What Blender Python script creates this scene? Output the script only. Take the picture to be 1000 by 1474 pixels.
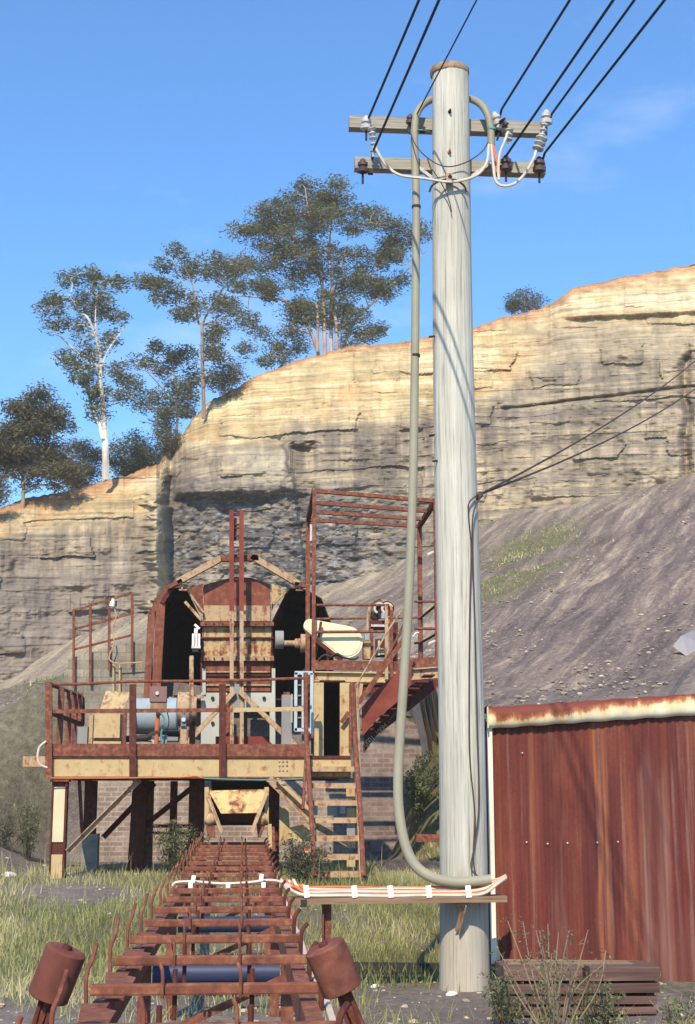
import bpy, math, random
import numpy as np
from mathutils import Vector, Matrix
R = math.radians
random.seed(7); rng = np.random.default_rng(7)
for o in list(bpy.data.objects): bpy.data.objects.remove(o)
SC = bpy.context.scene; COL = SC.collection

# ------------------------------------------------------------------ camera, sky, sun, exposure
YAW, PITCH, CAMZ, FPX = 4.11, 11.4, 1.6, 2047.0
cam = bpy.data.objects.new('camera', bpy.data.cameras.new('camera')); COL.objects.link(cam)
cam.data.lens = 50; cam.data.sensor_fit = 'VERTICAL'; cam.data.sensor_height = 36; cam.data.sensor_width = 24.42
cam.location = (0, 0, CAMZ); cam.rotation_euler = (R(90 + PITCH), 0, R(-YAW))
cam.data.clip_start = .05; cam.data.clip_end = 3000
SC.camera = cam
SUN_EL, SUN_AZ = 42.0, 13.0        # azimuth: degrees to the left of straight behind the camera's world -Y
sx, sy, sz = -math.sin(R(SUN_AZ)) * math.cos(R(SUN_EL)), -math.cos(R(SUN_AZ)) * math.cos(R(SUN_EL)), math.sin(R(SUN_EL))
world = bpy.data.worlds.new('World'); SC.world = world; world.use_nodes = True
wn = world.node_tree; wn.nodes.clear()
wo = wn.nodes.new('ShaderNodeOutputWorld'); wb = wn.nodes.new('ShaderNodeBackground'); sk = wn.nodes.new('ShaderNodeTexSky')
sk.sky_type = 'NISHITA'; sk.sun_disc = False; sk.sun_elevation = R(SUN_EL); sk.sun_rotation = math.atan2(sx, sy)
sk.air_density = 1.15; sk.dust_density = .4; sk.ozone_density = 2.4; sk.altitude = 50
tc = wn.nodes.new('ShaderNodeTexCoord'); mp = wn.nodes.new('ShaderNodeMapping'); mp.inputs['Scale'].default_value = (3.0, 3.0, 9.0)
nz = wn.nodes.new('ShaderNodeTexNoise'); nz.inputs['Scale'].default_value = 1.6; nz.inputs['Detail'].default_value = 7; nz.inputs['Roughness'].default_value = .62
rp = wn.nodes.new('ShaderNodeValToRGB'); rp.color_ramp.elements[0].position = .56; rp.color_ramp.elements[1].position = .95
rp.color_ramp.elements[1].color = (.34, .34, .34, 1)
mx = wn.nodes.new('ShaderNodeMix'); mx.data_type = 'RGBA'; mx.inputs[7].default_value = (6.5, 6.6, 6.7, 1)
wn.links.new(tc.outputs['Generated'], mp.inputs[0]); wn.links.new(mp.outputs[0], nz.inputs[0]); wn.links.new(nz.outputs[0], rp.inputs[0])
wn.links.new(rp.outputs[0], mx.inputs[0]); tn = wn.nodes.new('ShaderNodeMix'); tn.data_type = 'RGBA'; tn.blend_type = 'MULTIPLY'; tn.inputs[0].default_value = 1; tn.inputs[7].default_value = (.53, .90, 1.22, 1)
wn.links.new(sk.outputs[0], tn.inputs[6]); wn.links.new(tn.outputs[2], mx.inputs[6]); wn.links.new(mx.outputs[2], wb.inputs[0])
wb.inputs[1].default_value = .15; wn.links.new(wb.outputs[0], wo.inputs[0])
sl = bpy.data.lights.new('sun', 'SUN'); sl.energy = 4.6; sl.angle = R(.5); sl.color = (1, .87, .66)
so = bpy.data.objects.new('sun', sl); COL.objects.link(so); so.rotation_euler = Vector((sx, sy, sz)).to_track_quat('Z', 'Y').to_euler()
so.location = (-20, -40, 40)
SC.view_settings.view_transform = 'Standard'; SC.view_settings.look = 'None'; SC.view_settings.exposure = .44; SC.view_settings.gamma = 1
SC.view_settings.use_curve_mapping = False
SC.render.engine = 'CYCLES'; SC.cycles.max_bounces = 6; SC.cycles.use_denoising = True

# ------------------------------------------------------------------ measuring helpers: a photo pixel and a distance give a point
_f = Vector((math.sin(R(YAW)) * math.cos(R(PITCH)), math.cos(R(YAW)) * math.cos(R(PITCH)), math.sin(R(PITCH))))
_r = Vector((math.cos(R(YAW)), -math.sin(R(YAW)), 0)); _u = _r.cross(_f)
def P(u, v, Y):
    d = _f * FPX + _r * (u - 500) + _u * (737 - v)
    return Vector((0, 0, CAMZ)) + d * (Y / d.y)
def Z(v, Y, u=350): return P(u, v, Y).z
def X(u, Y, v=1150): return P(u, v, Y).x
def S(px, Y): return px * Y / 2088.0

# ------------------------------------------------------------------ noise
def _h(ix, iy, s):
    n = (ix.astype(np.int64) * 374761393 + iy.astype(np.int64) * 668265263 + s * 1274126177) & 0xffffffff
    n = ((n ^ (n >> 13)) * 1274126177) & 0xffffffff
    return ((n ^ (n >> 16)) & 0xffff) / 65535.0
def vn(x, y, s=0):
    x = np.asarray(x, float); y = np.asarray(y, float)
    ix = np.floor(x); iy = np.floor(y); fx = x - ix; fy = y - iy
    fx = fx * fx * (3 - 2 * fx); fy = fy * fy * (3 - 2 * fy)
    a = _h(ix, iy, s); b = _h(ix + 1, iy, s); c = _h(ix, iy + 1, s); d = _h(ix + 1, iy + 1, s)
    return (a * (1 - fx) + b * fx) * (1 - fy) + (c * (1 - fx) + d * fx) * fy
def fbm(x, y, o=4, s=0):
    t = 0; a = .5; n = 0
    for i in range(o):
        t = t + a * vn(x, y, s + i * 17); n += a; x = x * 2.03; y = y * 2.03; a *= .5
    return t / n
def sstep(a, b, x):
    t = np.clip((x - a) / (b - a), 0, 1); return t * t * (3 - 2 * t)

# ------------------------------------------------------------------ materials
class MT:
    def __init__(s, name, rough=.85, metal=0, spec=.3):
        s.m = bpy.data.materials.new(name); s.m.use_nodes = True; s.t = s.m.node_tree
        s.b = s.t.nodes['Principled BSDF']; s.b.inputs['Roughness'].default_value = rough; s.b.inputs['Metallic'].default_value = metal
        s.b.inputs['Specular IOR Level'].default_value = spec
        s.g = s.t.nodes.new('ShaderNodeNewGeometry')
    def lk(s, a, b): s.t.links.new(a, b)
    def pos(s, sc=(1, 1, 1), rot=(0, 0, 0)):
        m = s.t.nodes.new('ShaderNodeMapping'); m.inputs['Scale'].default_value = sc; m.inputs['Rotation'].default_value = rot
        s.lk(s.g.outputs['Position'], m.inputs[0]); return m.outputs[0]
    def noise(s, scale, detail=4, rough=.55, sc=(1, 1, 1), rot=(0, 0, 0), dist=0):
        n = s.t.nodes.new('ShaderNodeTexNoise'); n.inputs['Scale'].default_value = scale; n.inputs['Detail'].default_value = detail
        n.inputs['Roughness'].default_value = rough; n.inputs['Distortion'].default_value = dist; s.lk(s.pos(sc, rot), n.inputs[0]); return n.outputs[0]
    def vor(s, scale, sc=(1, 1, 1)):
        n = s.t.nodes.new('ShaderNodeTexVoronoi'); n.inputs['Scale'].default_value = scale; s.lk(s.pos(sc), n.inputs[0]); return n
    def ramp(s, f, stops):
        n = s.t.nodes.new('ShaderNodeValToRGB'); e = n.color_ramp.elements
        while len(e) < len(stops): e.new(.5)
        for i, (p, c) in enumerate(stops):
            e[i].position = p; c = (c, c, c) if not hasattr(c, '__len__') else c; e[i].color = (*c, 1)
        s.lk(f, n.inputs[0]); return n.outputs[0]
    def mix(s, f, a, b, mode='MIX'):
        n = s.t.nodes.new('ShaderNodeMix'); n.data_type = 'RGBA'; n.blend_type = mode
        for v, i in ((f, 0), (a, 6), (b, 7)):
            if hasattr(v, 'links') or isinstance(v, bpy.types.NodeSocket): s.lk(v, n.inputs[i])
            elif i == 0: n.inputs[0].default_value = v
            else:
                v = (v, v, v) if not hasattr(v, '__len__') else v; n.inputs[i].default_value = (*v, 1)
        return n.outputs[2]
    def math(s, op, a, b=0):
        n = s.t.nodes.new('ShaderNodeMath'); n.operation = op
        for v, i in ((a, 0), (b, 1)):
            if isinstance(v, bpy.types.NodeSocket): s.lk(v, n.inputs[i])
            else: n.inputs[i].default_value = v
        return n.outputs[0]
    def attr(s, name, out='Fac'):
        n = s.t.nodes.new('ShaderNodeAttribute'); n.attribute_name = name; return n.outputs[out]
    def col(s, c):
        if isinstance(c, bpy.types.NodeSocket): s.lk(c, s.b.inputs['Base Color'])
        else: s.b.inputs['Base Color'].default_value = (*c, 1)
        return s
    def posr(s, sc, rot):
        m = s.t.nodes.new('ShaderNodeMapping'); m.vector_type = 'TEXTURE'; m.inputs['Scale'].default_value = [1 / k for k in sc]; m.inputs['Rotation'].default_value = rot
        s.lk(s.g.outputs['Position'], m.inputs[0]); return m.outputs[0]
    def noiser(s, scale, detail, rough, sc, rot):
        n = s.t.nodes.new('ShaderNodeTexNoise'); n.inputs['Scale'].default_value = scale; n.inputs['Detail'].default_value = detail; n.inputs['Roughness'].default_value = rough; s.lk(s.posr(sc, rot), n.inputs[0]); return n.outputs[0]
    def bump(s, h, st=.4, d=.02):
        n = s.t.nodes.new('ShaderNodeBump'); n.inputs['Strength'].default_value = st; n.inputs['Distance'].default_value = d
        s.lk(h, n.inputs['Height']); s.lk(n.outputs[0], s.b.inputs['Normal']); return s

RD, RM, RL = (.070, .022, .015), (.18, .058, .036), (.37, .17, .095)
def rusty(name, dark=RD, mid=RM, light=RL, paint=None, amt=.5, scale=16., rough=.88, pale=None):
    m = MT(name, rough)
    n1 = m.noise(scale, 7, .65); n2 = m.noise(scale * .22, 3, .5); n3 = m.noise(scale * 1.2, 4, .6, sc=(1, 1, .12))
    c = m.ramp(n1, [(.28, dark), (.5, mid), (.74, light)])
    c = m.mix(m.ramp(n2, [(.35, .0), (.7, .55)]), c, mid)
    c = m.mix(.55, c, m.ramp(n3, [(.25, .45), (.7, 1.25)]), 'MULTIPLY')
    if paint is not None:
        pn = m.noise(scale * .8, 8, .72)
        pm = m.math('ADD', m.math('MULTIPLY', pn, .62), m.math('MULTIPLY', n3, .38))
        k = m.ramp(pm, [(max(0, .62 - amt * .42 - .06), 0.), (.62 - amt * .42 + .05, 1.)])
        pc = m.mix(m.ramp(m.noise(scale * .5, 5, .6), [(.3, 0.), (.75, .75)]), paint, pale or tuple(x * .72 for x in paint))
        pc = m.mix(m.ramp(n3, [(.45, .0), (.85, .45)]), pc, tuple(a * .5 + b * .5 for a, b in zip(mid, paint)))
        c = m.mix(k, c, pc)
    m.col(c).bump(n1, .25, .006); return m.m
CREAM = (.52, .385, .20)
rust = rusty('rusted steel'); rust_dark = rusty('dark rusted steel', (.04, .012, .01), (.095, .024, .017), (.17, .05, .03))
rust_red = rusty('red brown rusted steel', (.13, .025, .018), (.21, .045, .03), (.27, .08, .05), scale=4)
cream = rusty('weathered cream paint', (.16, .05, .02), (.36, .15, .06), (.40, .23, .11), CREAM, .46, 12)
cream_worn = rusty('worn cream paint over rust', (.13, .035, .02), (.26, .085, .04), (.40, .19, .08), CREAM, .34, 8)
cream_clean = rusty('cream paint', (.40, .22, .09), (.5, .3, .13), (.6, .4, .2), (.66, .58, .38), .90, 5)
brown = rusty('orange brown rusted plate', (.10, .03, .02), (.19, .06, .037), (.30, .13, .075), scale=9)
tan = rusty('tan rusted steel', (.13, .045, .025), (.25, .10, .055), (.40, .22, .12), (.47, .33, .20), .36, 13)
grey_paint = rusty('chalky grey paint', (.16, .07, .05), (.26, .17, .12), (.34, .28, .22), (.47, .47, .42), .9, 5)
grey_dull = rusty('dull grey paint', (.10, .06, .05), (.17, .14, .12), (.22, .20, .18), (.27, .27, .26), .8, 5)
pale_blue = rusty('pale blue paint', (.14, .08, .06), (.25, .2, .17), (.34, .34, .34), (.32, .385, .42), .74, 9)
blue_frame = rusty('pale grey blue paint', (.2, .1, .07), (.3, .24, .2), (.4, .4, .38), (.44, .52, .56), .85, 9)
blue_roll = rusty('navy blue roller paint', (.02, .02, .03), (.04, .05, .09), (.05, .055, .095), (.032, .045, .105), .85, 6, rough=.5)
mauve = rusty('dull mauve box paint', (.14, .06, .05), (.22, .11, .09), (.27, .16, .14), (.24, .135, .12), .8, 5)
orange_p = rusty('orange pipe paint', (.22, .05, .02), (.40, .10, .04), (.5, .16, .07), (.55, .15, .06), .8, 9)
def plain(name, c, rough=.6, var=.25, scale=6, metal=0):
    m = MT(name, rough, metal); n = m.noise(scale, 5, .6)
    m.col(m.mix(m.ramp(n, [(.3, 0.), (.75, 1.)]), tuple(x * (1 - var) for x in c), tuple(min(1, x * (1 + var)) for x in c))); return m.m
coal = plain('painted shade black', (.020, .0125, .0125), .95, .3)  # near-black base colour paints the shade inside chambers, doorway and openings
conduit_m = plain('beige grey conduit', (.285, .262, .19), .55, .12, 3)
wire_m = plain('black cable', (.022, .016, .022), .6); thin_m = plain('brown wire', (.07, .045, .035), .7)
white_m = plain('white plastic', (.80, .78, .74), .5, .08); porc = plain('white porcelain', (.50, .485, .47), .3, .35, 30)
porc_d = plain('dark porcelain', (.10, .065, .06), .4, .4); oran = plain('orange cable', (.62, .15, .045), .6, .2, 12); whcab = plain('cream white cable', (.60, .51, .41), .5, .2, 9)
teal = plain('green blue cable', (.10, .26, .26), .6); black_iron = plain('black iron', (.03, .022, .022), .7)
conc = plain('weathered concrete', (.26, .235, .20), .95, .35, 5); galv = plain('galvanised steel', (.55, .55, .53), .45, .2, 7)
def wood(name, a, b, c, sc=(9, 9, .35), scale=1.6, crack=.5):
    m = MT(name, .9); n = m.noise(scale * 4, 6, .65, sc=tuple(x / 4 for x in sc)); n2 = m.noise(scale * 9, 5, .6, sc=tuple(x / 3 for x in sc)); n3 = m.noise(1.1, 4, .6)
    col = m.ramp(n, [(.25, a), (.5, b), (.75, c)])
    col = m.mix(crack, col, m.ramp(n2, [(.30, .35), (.45, 1.)]), 'MULTIPLY')
    col = m.mix(.5, col, m.ramp(n3, [(.3, .72), (.7, 1.2)]), 'MULTIPLY')
    n4 = m.noise(scale * 14, 3, .5, sc=tuple(x / 3 if x > 1 else x / 6 for x in sc)); col = m.mix(m.ramp(n4, [(.28, .75), (.345, 0.)]), col, tuple(x * .28 for x in a))
    m.col(col).bump(n2, .6, .014); return m.m
pole_m = wood('silvered pole timber', (.34, .315, .25), (.51, .485, .41), (.64, .615, .54), sc=(14, 14, .3), scale=1.5, crack=.8)
_pm = pole_m.node_tree; _pb = _pm.nodes['Principled BSDF']; _src = _pb.inputs['Base Color'].links[0].from_socket      # earth stained, splintered foot of the pole
_g = _pm.nodes.new('ShaderNodeNewGeometry'); _sp = _pm.nodes.new('ShaderNodeSeparateXYZ'); _pm.links.new(_g.outputs['Position'], _sp.inputs[0])
_mp = _pm.nodes.new('ShaderNodeMapping'); _mp.inputs['Scale'].default_value = (9, 9, 1.1); _pm.links.new(_g.outputs['Position'], _mp.inputs[0]); _nz = _pm.nodes.new('ShaderNodeTexNoise'); _nz.inputs['Scale'].default_value = 1.3; _nz.inputs['Detail'].default_value = 6; _pm.links.new(_mp.outputs[0], _nz.inputs[0])
_ma = _pm.nodes.new('ShaderNodeMath'); _ma.operation = 'MULTIPLY_ADD'; _ma.inputs[1].default_value = -1.6; _pm.links.new(_nz.outputs[0], _ma.inputs[0]); _pm.links.new(_sp.outputs[2], _ma.inputs[2])
_rp = _pm.nodes.new('ShaderNodeValToRGB'); _rp.color_ramp.elements[0].position = 0; _rp.color_ramp.elements[0].color = (.42, .42, .42, 1); _rp.color_ramp.elements[1].position = .22; _rp.color_ramp.elements[1].color = (0, 0, 0, 1); _pm.links.new(_ma.outputs[0], _rp.inputs[0])
_mx = _pm.nodes.new('ShaderNodeMix'); _mx.data_type = 'RGBA'; _mx.inputs[7].default_value = (.30, .225, .155, 1); _pm.links.new(_rp.outputs[0], _mx.inputs[0]); _pm.links.new(_src, _mx.inputs[6]); _pm.links.new(_mx.outputs[2], _pb.inputs['Base Color'])
arm_m = wood('grey crossarm timber', (.20, .175, .14), (.33, .30, .25), (.42, .39, .33), sc=(.35, 9, 9))
sleeper_m = wood('dark weathered timber', (.06, .032, .026), (.125, .068, .056), (.22, .14, .11), sc=(.4, 9, 9))
board_m = wood('brown timber board', (.13, .075, .045), (.24, .15, .09), (.36, .25, .15), sc=(.4, 9, 9))
def brickmat(name, c1, c2, mort, bw=.23, bh=.086, m1=.012, dirt=.5):
    m = MT(name, .95); s = m.t.nodes.new('ShaderNodeSeparateXYZ'); m.lk(m.g.outputs['Position'], s.inputs[0])
    cb = m.t.nodes.new('ShaderNodeCombineXYZ'); m.lk(m.math('ADD', s.outputs[0], s.outputs[1]), cb.inputs[0]); m.lk(s.outputs[2], cb.inputs[1])
    b = m.t.nodes.new('ShaderNodeTexBrick'); m.lk(cb.outputs[0], b.inputs[0]); b.inputs['Scale'].default_value = 1
    for k, v in (('Color1', c1), ('Color2', c2), ('Mortar', mort)): b.inputs[k].default_value = (*v, 1)
    b.inputs['Brick Width'].default_value = bw; b.inputs['Row Height'].default_value = bh; b.inputs['Mortar Size'].default_value = m1; b.inputs['Bias'].default_value = -.1
    n = m.noise(2.2, 6, .65); n2 = m.noise(5, 4, .6, sc=(1, 1, .15)); n3 = m.noise(22, 3, .6)
    c = m.mix(dirt, b.outputs[0], m.ramp(n, [(.3, .42), (.7, 1.3)]), 'MULTIPLY')
    c = m.mix(.5, c, m.ramp(n2, [(.35, .6), (.65, 1.15)]), 'MULTIPLY'); c = m.mix(.5, c, m.ramp(n3, [(.3, .6), (.7, 1.2)]), 'MULTIPLY')
    m.col(c).bump(b.outputs[1], -.5, .012); return m.m
brick = brickmat('weathered red brick', (.25, .165, .13), (.35, .265, .21), (.35, .30, .25))
brick_d = brickmat('sooty purple brick', (.20, .13, .115), (.33, .25, .22), (.26, .22, .2))
block = brickmat('stained concrete block', (.25, .215, .165), (.36, .31, .24), (.22, .19, .155), .30, .15, .010, .6)
def corr():
    m = MT('rusted corrugated iron', .8); st = m.noise(5.5, 6, .65, sc=(1, 1, .05)); st2 = m.noise(17, 4, .6, sc=(1, 1, .03)); big = m.noise(.75, 4, .55, sc=(1, 1, .35)); fine = m.noise(35, 4, .6)
    c = m.ramp(st, [(.25, (.055, .012, .010)), (.47, (.115, .022, .017)), (.60, (.16, .035, .023)), (.76, (.28, .10, .048))])
    c = m.mix(m.ramp(m.noise(1.6, 6, .7, sc=(1, 1, .5)), [(.46, 0.), (.62, .5)]), c, (.10, .026, .022)); c = m.mix(m.ramp(m.noise(3.1, 6, .7, sc=(1, 1, .22)), [(.52, 0.), (.68, .5)]), c, (.225, .068, .034)); c = m.mix(m.ramp(st2, [(.56, 0.), (.76, .6)]), c, (.29, .165, .135))
    c = m.mix(m.ramp(big, [(.54, 0.), (.70, .55)]), c, (.20, .085, .065))
    c = m.mix(.45, c, m.ramp(fine, [(.3, .65), (.7, 1.2)]), 'MULTIPLY')
    c = m.mix(m.math('MULTIPLY', m.attr('stripe'), m.ramp(st2, [(.3, .25), (.65, 1.)])), c, (.30, .10, .038)); c = m.mix(m.math('MULTIPLY', m.attr('palepatch'), m.ramp(m.math('ADD', m.math('MULTIPLY', st2, .5), m.math('MULTIPLY', st, .5)), [(.38, .08), (.62, .8)])), c, (.225, .11, .085))
    m.col(c).bump(st, .15, .01); return m.m
corr_m = corr()
def gutter():
    m = MT('peeling cream gutter', .7); n = m.noise(7, 7, .7, sc=(1, 1, .35)); n2 = m.noise(1.1, 3, .5)
    f = m.math('ADD', m.attr('low'), m.math('MULTIPLY', m.math('SUBTRACT', n, .5), .9))
    f = m.math('ADD', f, m.math('MULTIPLY', m.math('SUBTRACT', n2, .5), .5))
    m.col(m.ramp(f, [(.30, (.16, .035, .022)), (.44, (.34, .12, .05)), (.55, (.68, .52, .28)), (.85, (.86, .80, .60))])).bump(n, .2, .01); return m.m
gutter_m = gutter()

# ------------------------------------------------------------------ mesh building
class MB:
    def __init__(s): s.v = []; s.f = []; s.sm = []
    def add(s, vs, fs, smooth=False):
        k = len(s.v); s.v += [tuple(p) for p in vs]; s.f += [tuple(i + k for i in f) for f in fs]; s.sm += [smooth] * len(fs); return s
    def box(s, c, d, M=None):
        c = Vector(c); h = [x / 2 for x in d]
        vs = [Vector((x * h[0], y * h[1], z * h[2])) for x in (-1, 1) for y in (-1, 1) for z in (-1, 1)]
        if M: vs = [M @ p for p in vs]
        return s.add([c + p for p in vs], [(0, 1, 3, 2), (4, 6, 7, 5), (0, 4, 5, 1), (2, 3, 7, 6), (0, 2, 6, 4), (1, 5, 7, 3)])
    def prof(s, p, q, poly, up=(0, 0, 1)):
        p = Vector(p); q = Vector(q); t = (q - p).normalized(); up = Vector(up)
        if abs(t.dot(up)) > .99: up = Vector((0, 1, 0))
        a = t.cross(up).normalized(); b = a.cross(t); n = len(poly)
        vs = [p + a * x + b * y for x, y in poly] + [q + a * x + b * y for x, y in poly]
        return s.add(vs, [(i, (i + 1) % n, (i + 1) % n + n, i + n) for i in range(n)] + [tuple(range(n - 1, -1, -1)), tuple(range(n, 2 * n))])
    def bar(s, p, q, w, h, up=(0, 0, 1)): return s.prof(p, q, [(-w / 2, -h / 2), (w / 2, -h / 2), (w / 2, h / 2), (-w / 2, h / 2)], up)
    def ibeam(s, p, q, w, h, t=.014, up=(0, 0, 1)):
        a, b, c = w / 2, h / 2, t / 2
        return s.prof(p, q, [(-a, -b), (a, -b), (a, -b + t), (c, -b + t), (c, b - t), (a, b - t), (a, b), (-a, b), (-a, b - t), (-c, b - t), (-c, -b + t), (-a, -b + t)], up)
    def chan(s, p, q, w, h, t=.01, up=(0, 0, 1), flip=1):
        a, b = w / 2, h / 2
        return s.prof(p, q, [(flip * x, y) for x, y in [(-a, -b), (a, -b), (a, -b + t), (-a + t, -b + t), (-a + t, b - t), (a, b - t), (a, b), (-a, b)]], up)
    def angle(s, p, q, w, h, t=.008, up=(0, 0, 1), fx=1, fy=1):
        return s.prof(p, q, [(fx * x, fy * y) for x, y in [(-w / 2, -h / 2), (w / 2, -h / 2), (w / 2, -h / 2 + t), (-w / 2 + t, -h / 2 + t), (-w / 2 + t, h / 2), (-w / 2, h / 2)]], up)
    def tube(s, pts, r, n=8, caps=True, wob=0):
        pts = [Vector(p) for p in pts]; m = len(pts); rr = r if hasattr(r, '__len__') else [r] * m
        t0 = (pts[1] - pts[0]).normalized(); a = t0.orthogonal().normalized(); vs = []; fs = []
        for i in range(m):
            t = (pts[min(i + 1, m - 1)] - pts[max(i - 1, 0)]).normalized(); a = (a - t * a.dot(t)).normalized(); b = t.cross(a)
            for k in range(n):
                w = 1 + (random.uniform(-wob, wob) if wob else 0); an = 2 * math.pi * k / n
                vs.append(pts[i] + (a * math.cos(an) + b * math.sin(an)) * rr[i] * w)
        for i in range(m - 1):
            for k in range(n): fs.append((i * n + k, i * n + (k + 1) % n, (i + 1) * n + (k + 1) % n, (i + 1) * n + k))
        s.add(vs, fs, True)
        if caps: s.add(vs[:n], [tuple(range(n - 1, -1, -1))]); s.add(vs[-n:], [tuple(range(n))])
        return s
    def lathe(s, p, q, prof, n=14):
        p = Vector(p); q = Vector(q); L = q - p
        return s.tube([p + L * h for h, _ in prof], [max(r, .0008) for _, r in prof], n)
    def prism(s, front, off):
        n = len(front); off = Vector(off); vs = [Vector(p) for p in front] + [Vector(p) + off for p in front]
        return s.add(vs, [tuple(range(n)), tuple(range(2 * n - 1, n - 1, -1))] + [(i, i + n, (i + 1) % n + n, (i + 1) % n) for i in range(n)])
    def build(s, name, mat, parent=None, origin=None):
        me = bpy.data.meshes.new(name); o = bpy.data.objects.new(name, me)
        if parent is not None:
            w = Vector(parent.location); q = parent.parent
            while q: w += Vector(q.location); q = q.parent
            o.parent = parent; O = w
        else:
            if origin is None:
                xs = [p[0] for p in s.v]; ys = [p[1] for p in s.v]; zs = [p[2] for p in s.v]
                origin = ((min(xs) + max(xs)) / 2, (min(ys) + max(ys)) / 2, min(zs))
            O = Vector(origin); o.location = O
        me.from_pydata([(p[0] - O[0], p[1] - O[1], p[2] - O[2]) for p in s.v], [], s.f)
        me.polygons.foreach_set('use_smooth', s.sm)
        if any(s.sm): me.set_sharp_from_angle(angle=R(38))
        me.materials.append(mat); me.update()
        COL.objects.link(o); return o
def tag(o, label, cat, group=None, kind=None):
    if label: o['label'] = label
    if cat: o['category'] = cat
    if group: o['group'] = group
    if kind: o['kind'] = kind
    return o
def thing(name, label, cat, loc, group=None):
    o = bpy.data.objects.new(name, None); o.empty_display_size = .2; COL.objects.link(o); o.location = loc; return tag(o, label, cat, group)
def copy_tree(o, parent=None):
    c = o.copy(); COL.objects.link(c)
    if parent: c.parent = parent
    for ch in list(o.children): copy_tree(ch, c)
    return c
def curve(pts, n=6):
    pts = [Vector(p) for p in pts]; out = []
    Q = [pts[0] * 2 - pts[1]] + pts + [pts[-1] * 2 - pts[-2]]
    for i in range(1, len(Q) - 2):
        for k in range(n):
            t = k / n; a, b, c, d = Q[i - 1], Q[i], Q[i + 1], Q[i + 2]
            out.append(.5 * (2 * b + (c - a) * t + (2 * a - 5 * b + 4 * c - d) * t * t + (3 * b - a - 3 * c + d) * t ** 3))
    out.append(pts[-1]); return out
def npmesh(name, V, F, mat, attrs=None, smooth=False, origin=(0, 0, 0), parent=None):
    V = np.asarray(V, float) - np.array(origin); F = np.asarray(F); k = F.shape[1]
    me = bpy.data.meshes.new(name); me.vertices.add(len(V)); me.vertices.foreach_set('co', V.ravel())
    me.loops.add(F.size); me.loops.foreach_set('vertex_index', F.ravel().astype(np.int32))
    me.polygons.add(len(F)); me.polygons.foreach_set('loop_start', np.arange(0, F.size, k, dtype=np.int32))
    me.polygons.foreach_set('use_smooth', np.full(len(F), smooth)); me.update(calc_edges=True)
    for n, (t, d) in (attrs or {}).items():
        a = me.attributes.new(n, t, 'POINT'); a.data.foreach_set('value' if t == 'FLOAT' else 'color', np.asarray(d, float).ravel())
    me.materials.append(mat); o = bpy.data.objects.new(name, me); COL.objects.link(o)
    if parent is not None: o.parent = parent
    else: o.location = origin
    return o
def gridfaces(nr, nc):
    i = np.arange(nr * nc).reshape(nr, nc); return np.stack([i[:-1, :-1], i[:-1, 1:], i[1:, 1:], i[1:, :-1]], -1).reshape(-1, 4)
# ------------------------------------------------------------------ the setting: ground, scree slope and quarry face
_cp = [(-420,1050,62),(-200,1020,63),(0,985,64),(100,925,66),(240,872,68),(420,862,70),(600,806,71),(700,752,71),(850,722,71),(1000,690,70),(1200,650,68),(1420,620,66),
       (-420,1095,45),(-200,1075,45),(0,1012,45),(60,985,40),(100,975,45),(240,965,45),(450,950,45),(620,935,45),(700,890,45),(850,850,45),(1000,812,45),(1250,780,45),
       (-500,1140,27),(-200,1120,27),(0,1075,28),(60,1030,28),(105,955,27),(215,985,27),(300,1040,30),(450,1040,30),(300,1030,34),(450,1015,34),(560,1020,27),(615,1040,26.5),(700,1020,27),(850,1012,28),(1000,1000,28),(1300,980,27),
       (-300,1125,22),(1200,1100,22)]
_cq = np.array([tuple(P(*c)) for c in _cp])
def _tps(xy, z):
    n = len(xy); d = np.linalg.norm(xy[:, None] - xy[None], axis=2); K = np.where(d > 0, d * d * np.log(d + 1e-9), 0) + np.eye(n) * 2.0
    A = np.zeros((n + 3, n + 3)); A[:n, :n] = K; A[:n, n] = 1; A[:n, n + 1:] = xy; A[n, :n] = 1; A[n + 1:, :n] = xy.T
    return np.linalg.solve(A, np.r_[z, 0, 0, 0])
_w = _tps(_cq[:, :2], _cq[:, 2])
def back_h(x, y):
    x = np.clip(x, -45, 45); y = np.clip(y, 18, 80); z = _w[-3] + _w[-2] * x + _w[-1] * y
    for (cx, cy, _), w in zip(_cq, _w):
        r2 = (x - cx) ** 2 + (y - cy) ** 2; z = z + w * .5 * r2 * np.log(r2 + 1e-9)
    return z
def ground_h(x, y):
    x = np.asarray(x, float); y = np.asarray(y, float)
    fr = .52 * sstep(12.5, 20.5, y) + .05 * (fbm(x * .8, y * .8, 4, 3) - .5) * sstep(3, 9, y) + .02 * (fbm(x * 4, y * 4, 3, 5) - .5)
    fr = fr + 2.1 * sstep(2.5, 3.5, x) * sstep(7, 5, x) * sstep(22.3, 25.9, y)
    fr = fr + .55 * sstep(-3.0, -4.6, x) * sstep(17, 21, y)
    bk = back_h(x, y) + (.5 * (fbm(x * .25, y * .25, 4, 9) - .5) + .42 * (fbm((x * .90 - y * .44) * 1.2, (x * .44 + y * .90) * .16, 5, 11) - .5) + .25 * (fbm(x * .9, y * .9, 4, 13) - .5)) * sstep(26.5, 31, y)
    inw = sstep(-7.0, -2.7, x) * sstep(3.62, 3.24, x)
    lo = 26.08 * inw + (1 - inw) * np.where(x < 0, 20.5, 21.5); hi = 26.35 * inw + (1 - inw) * np.where(x < 0, 27.5, 26.5)
    t = np.clip((y - lo) / (hi - lo), 0, 1); t = t * t * (3 - 2 * t)
    return fr * (1 - t) + bk * t
gx = np.r_[np.linspace(-400, -34, 24), np.arange(-33, -8, .4), np.arange(-8, 8, .13), np.arange(8, 33, .4), np.linspace(34, 400, 24)]
gy = np.r_[np.linspace(-300, -4, 20), np.arange(-3, 25.5, .14), np.arange(25.5, 27, .07), np.arange(27, 84, .3), np.linspace(85, 400, 10)]
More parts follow.
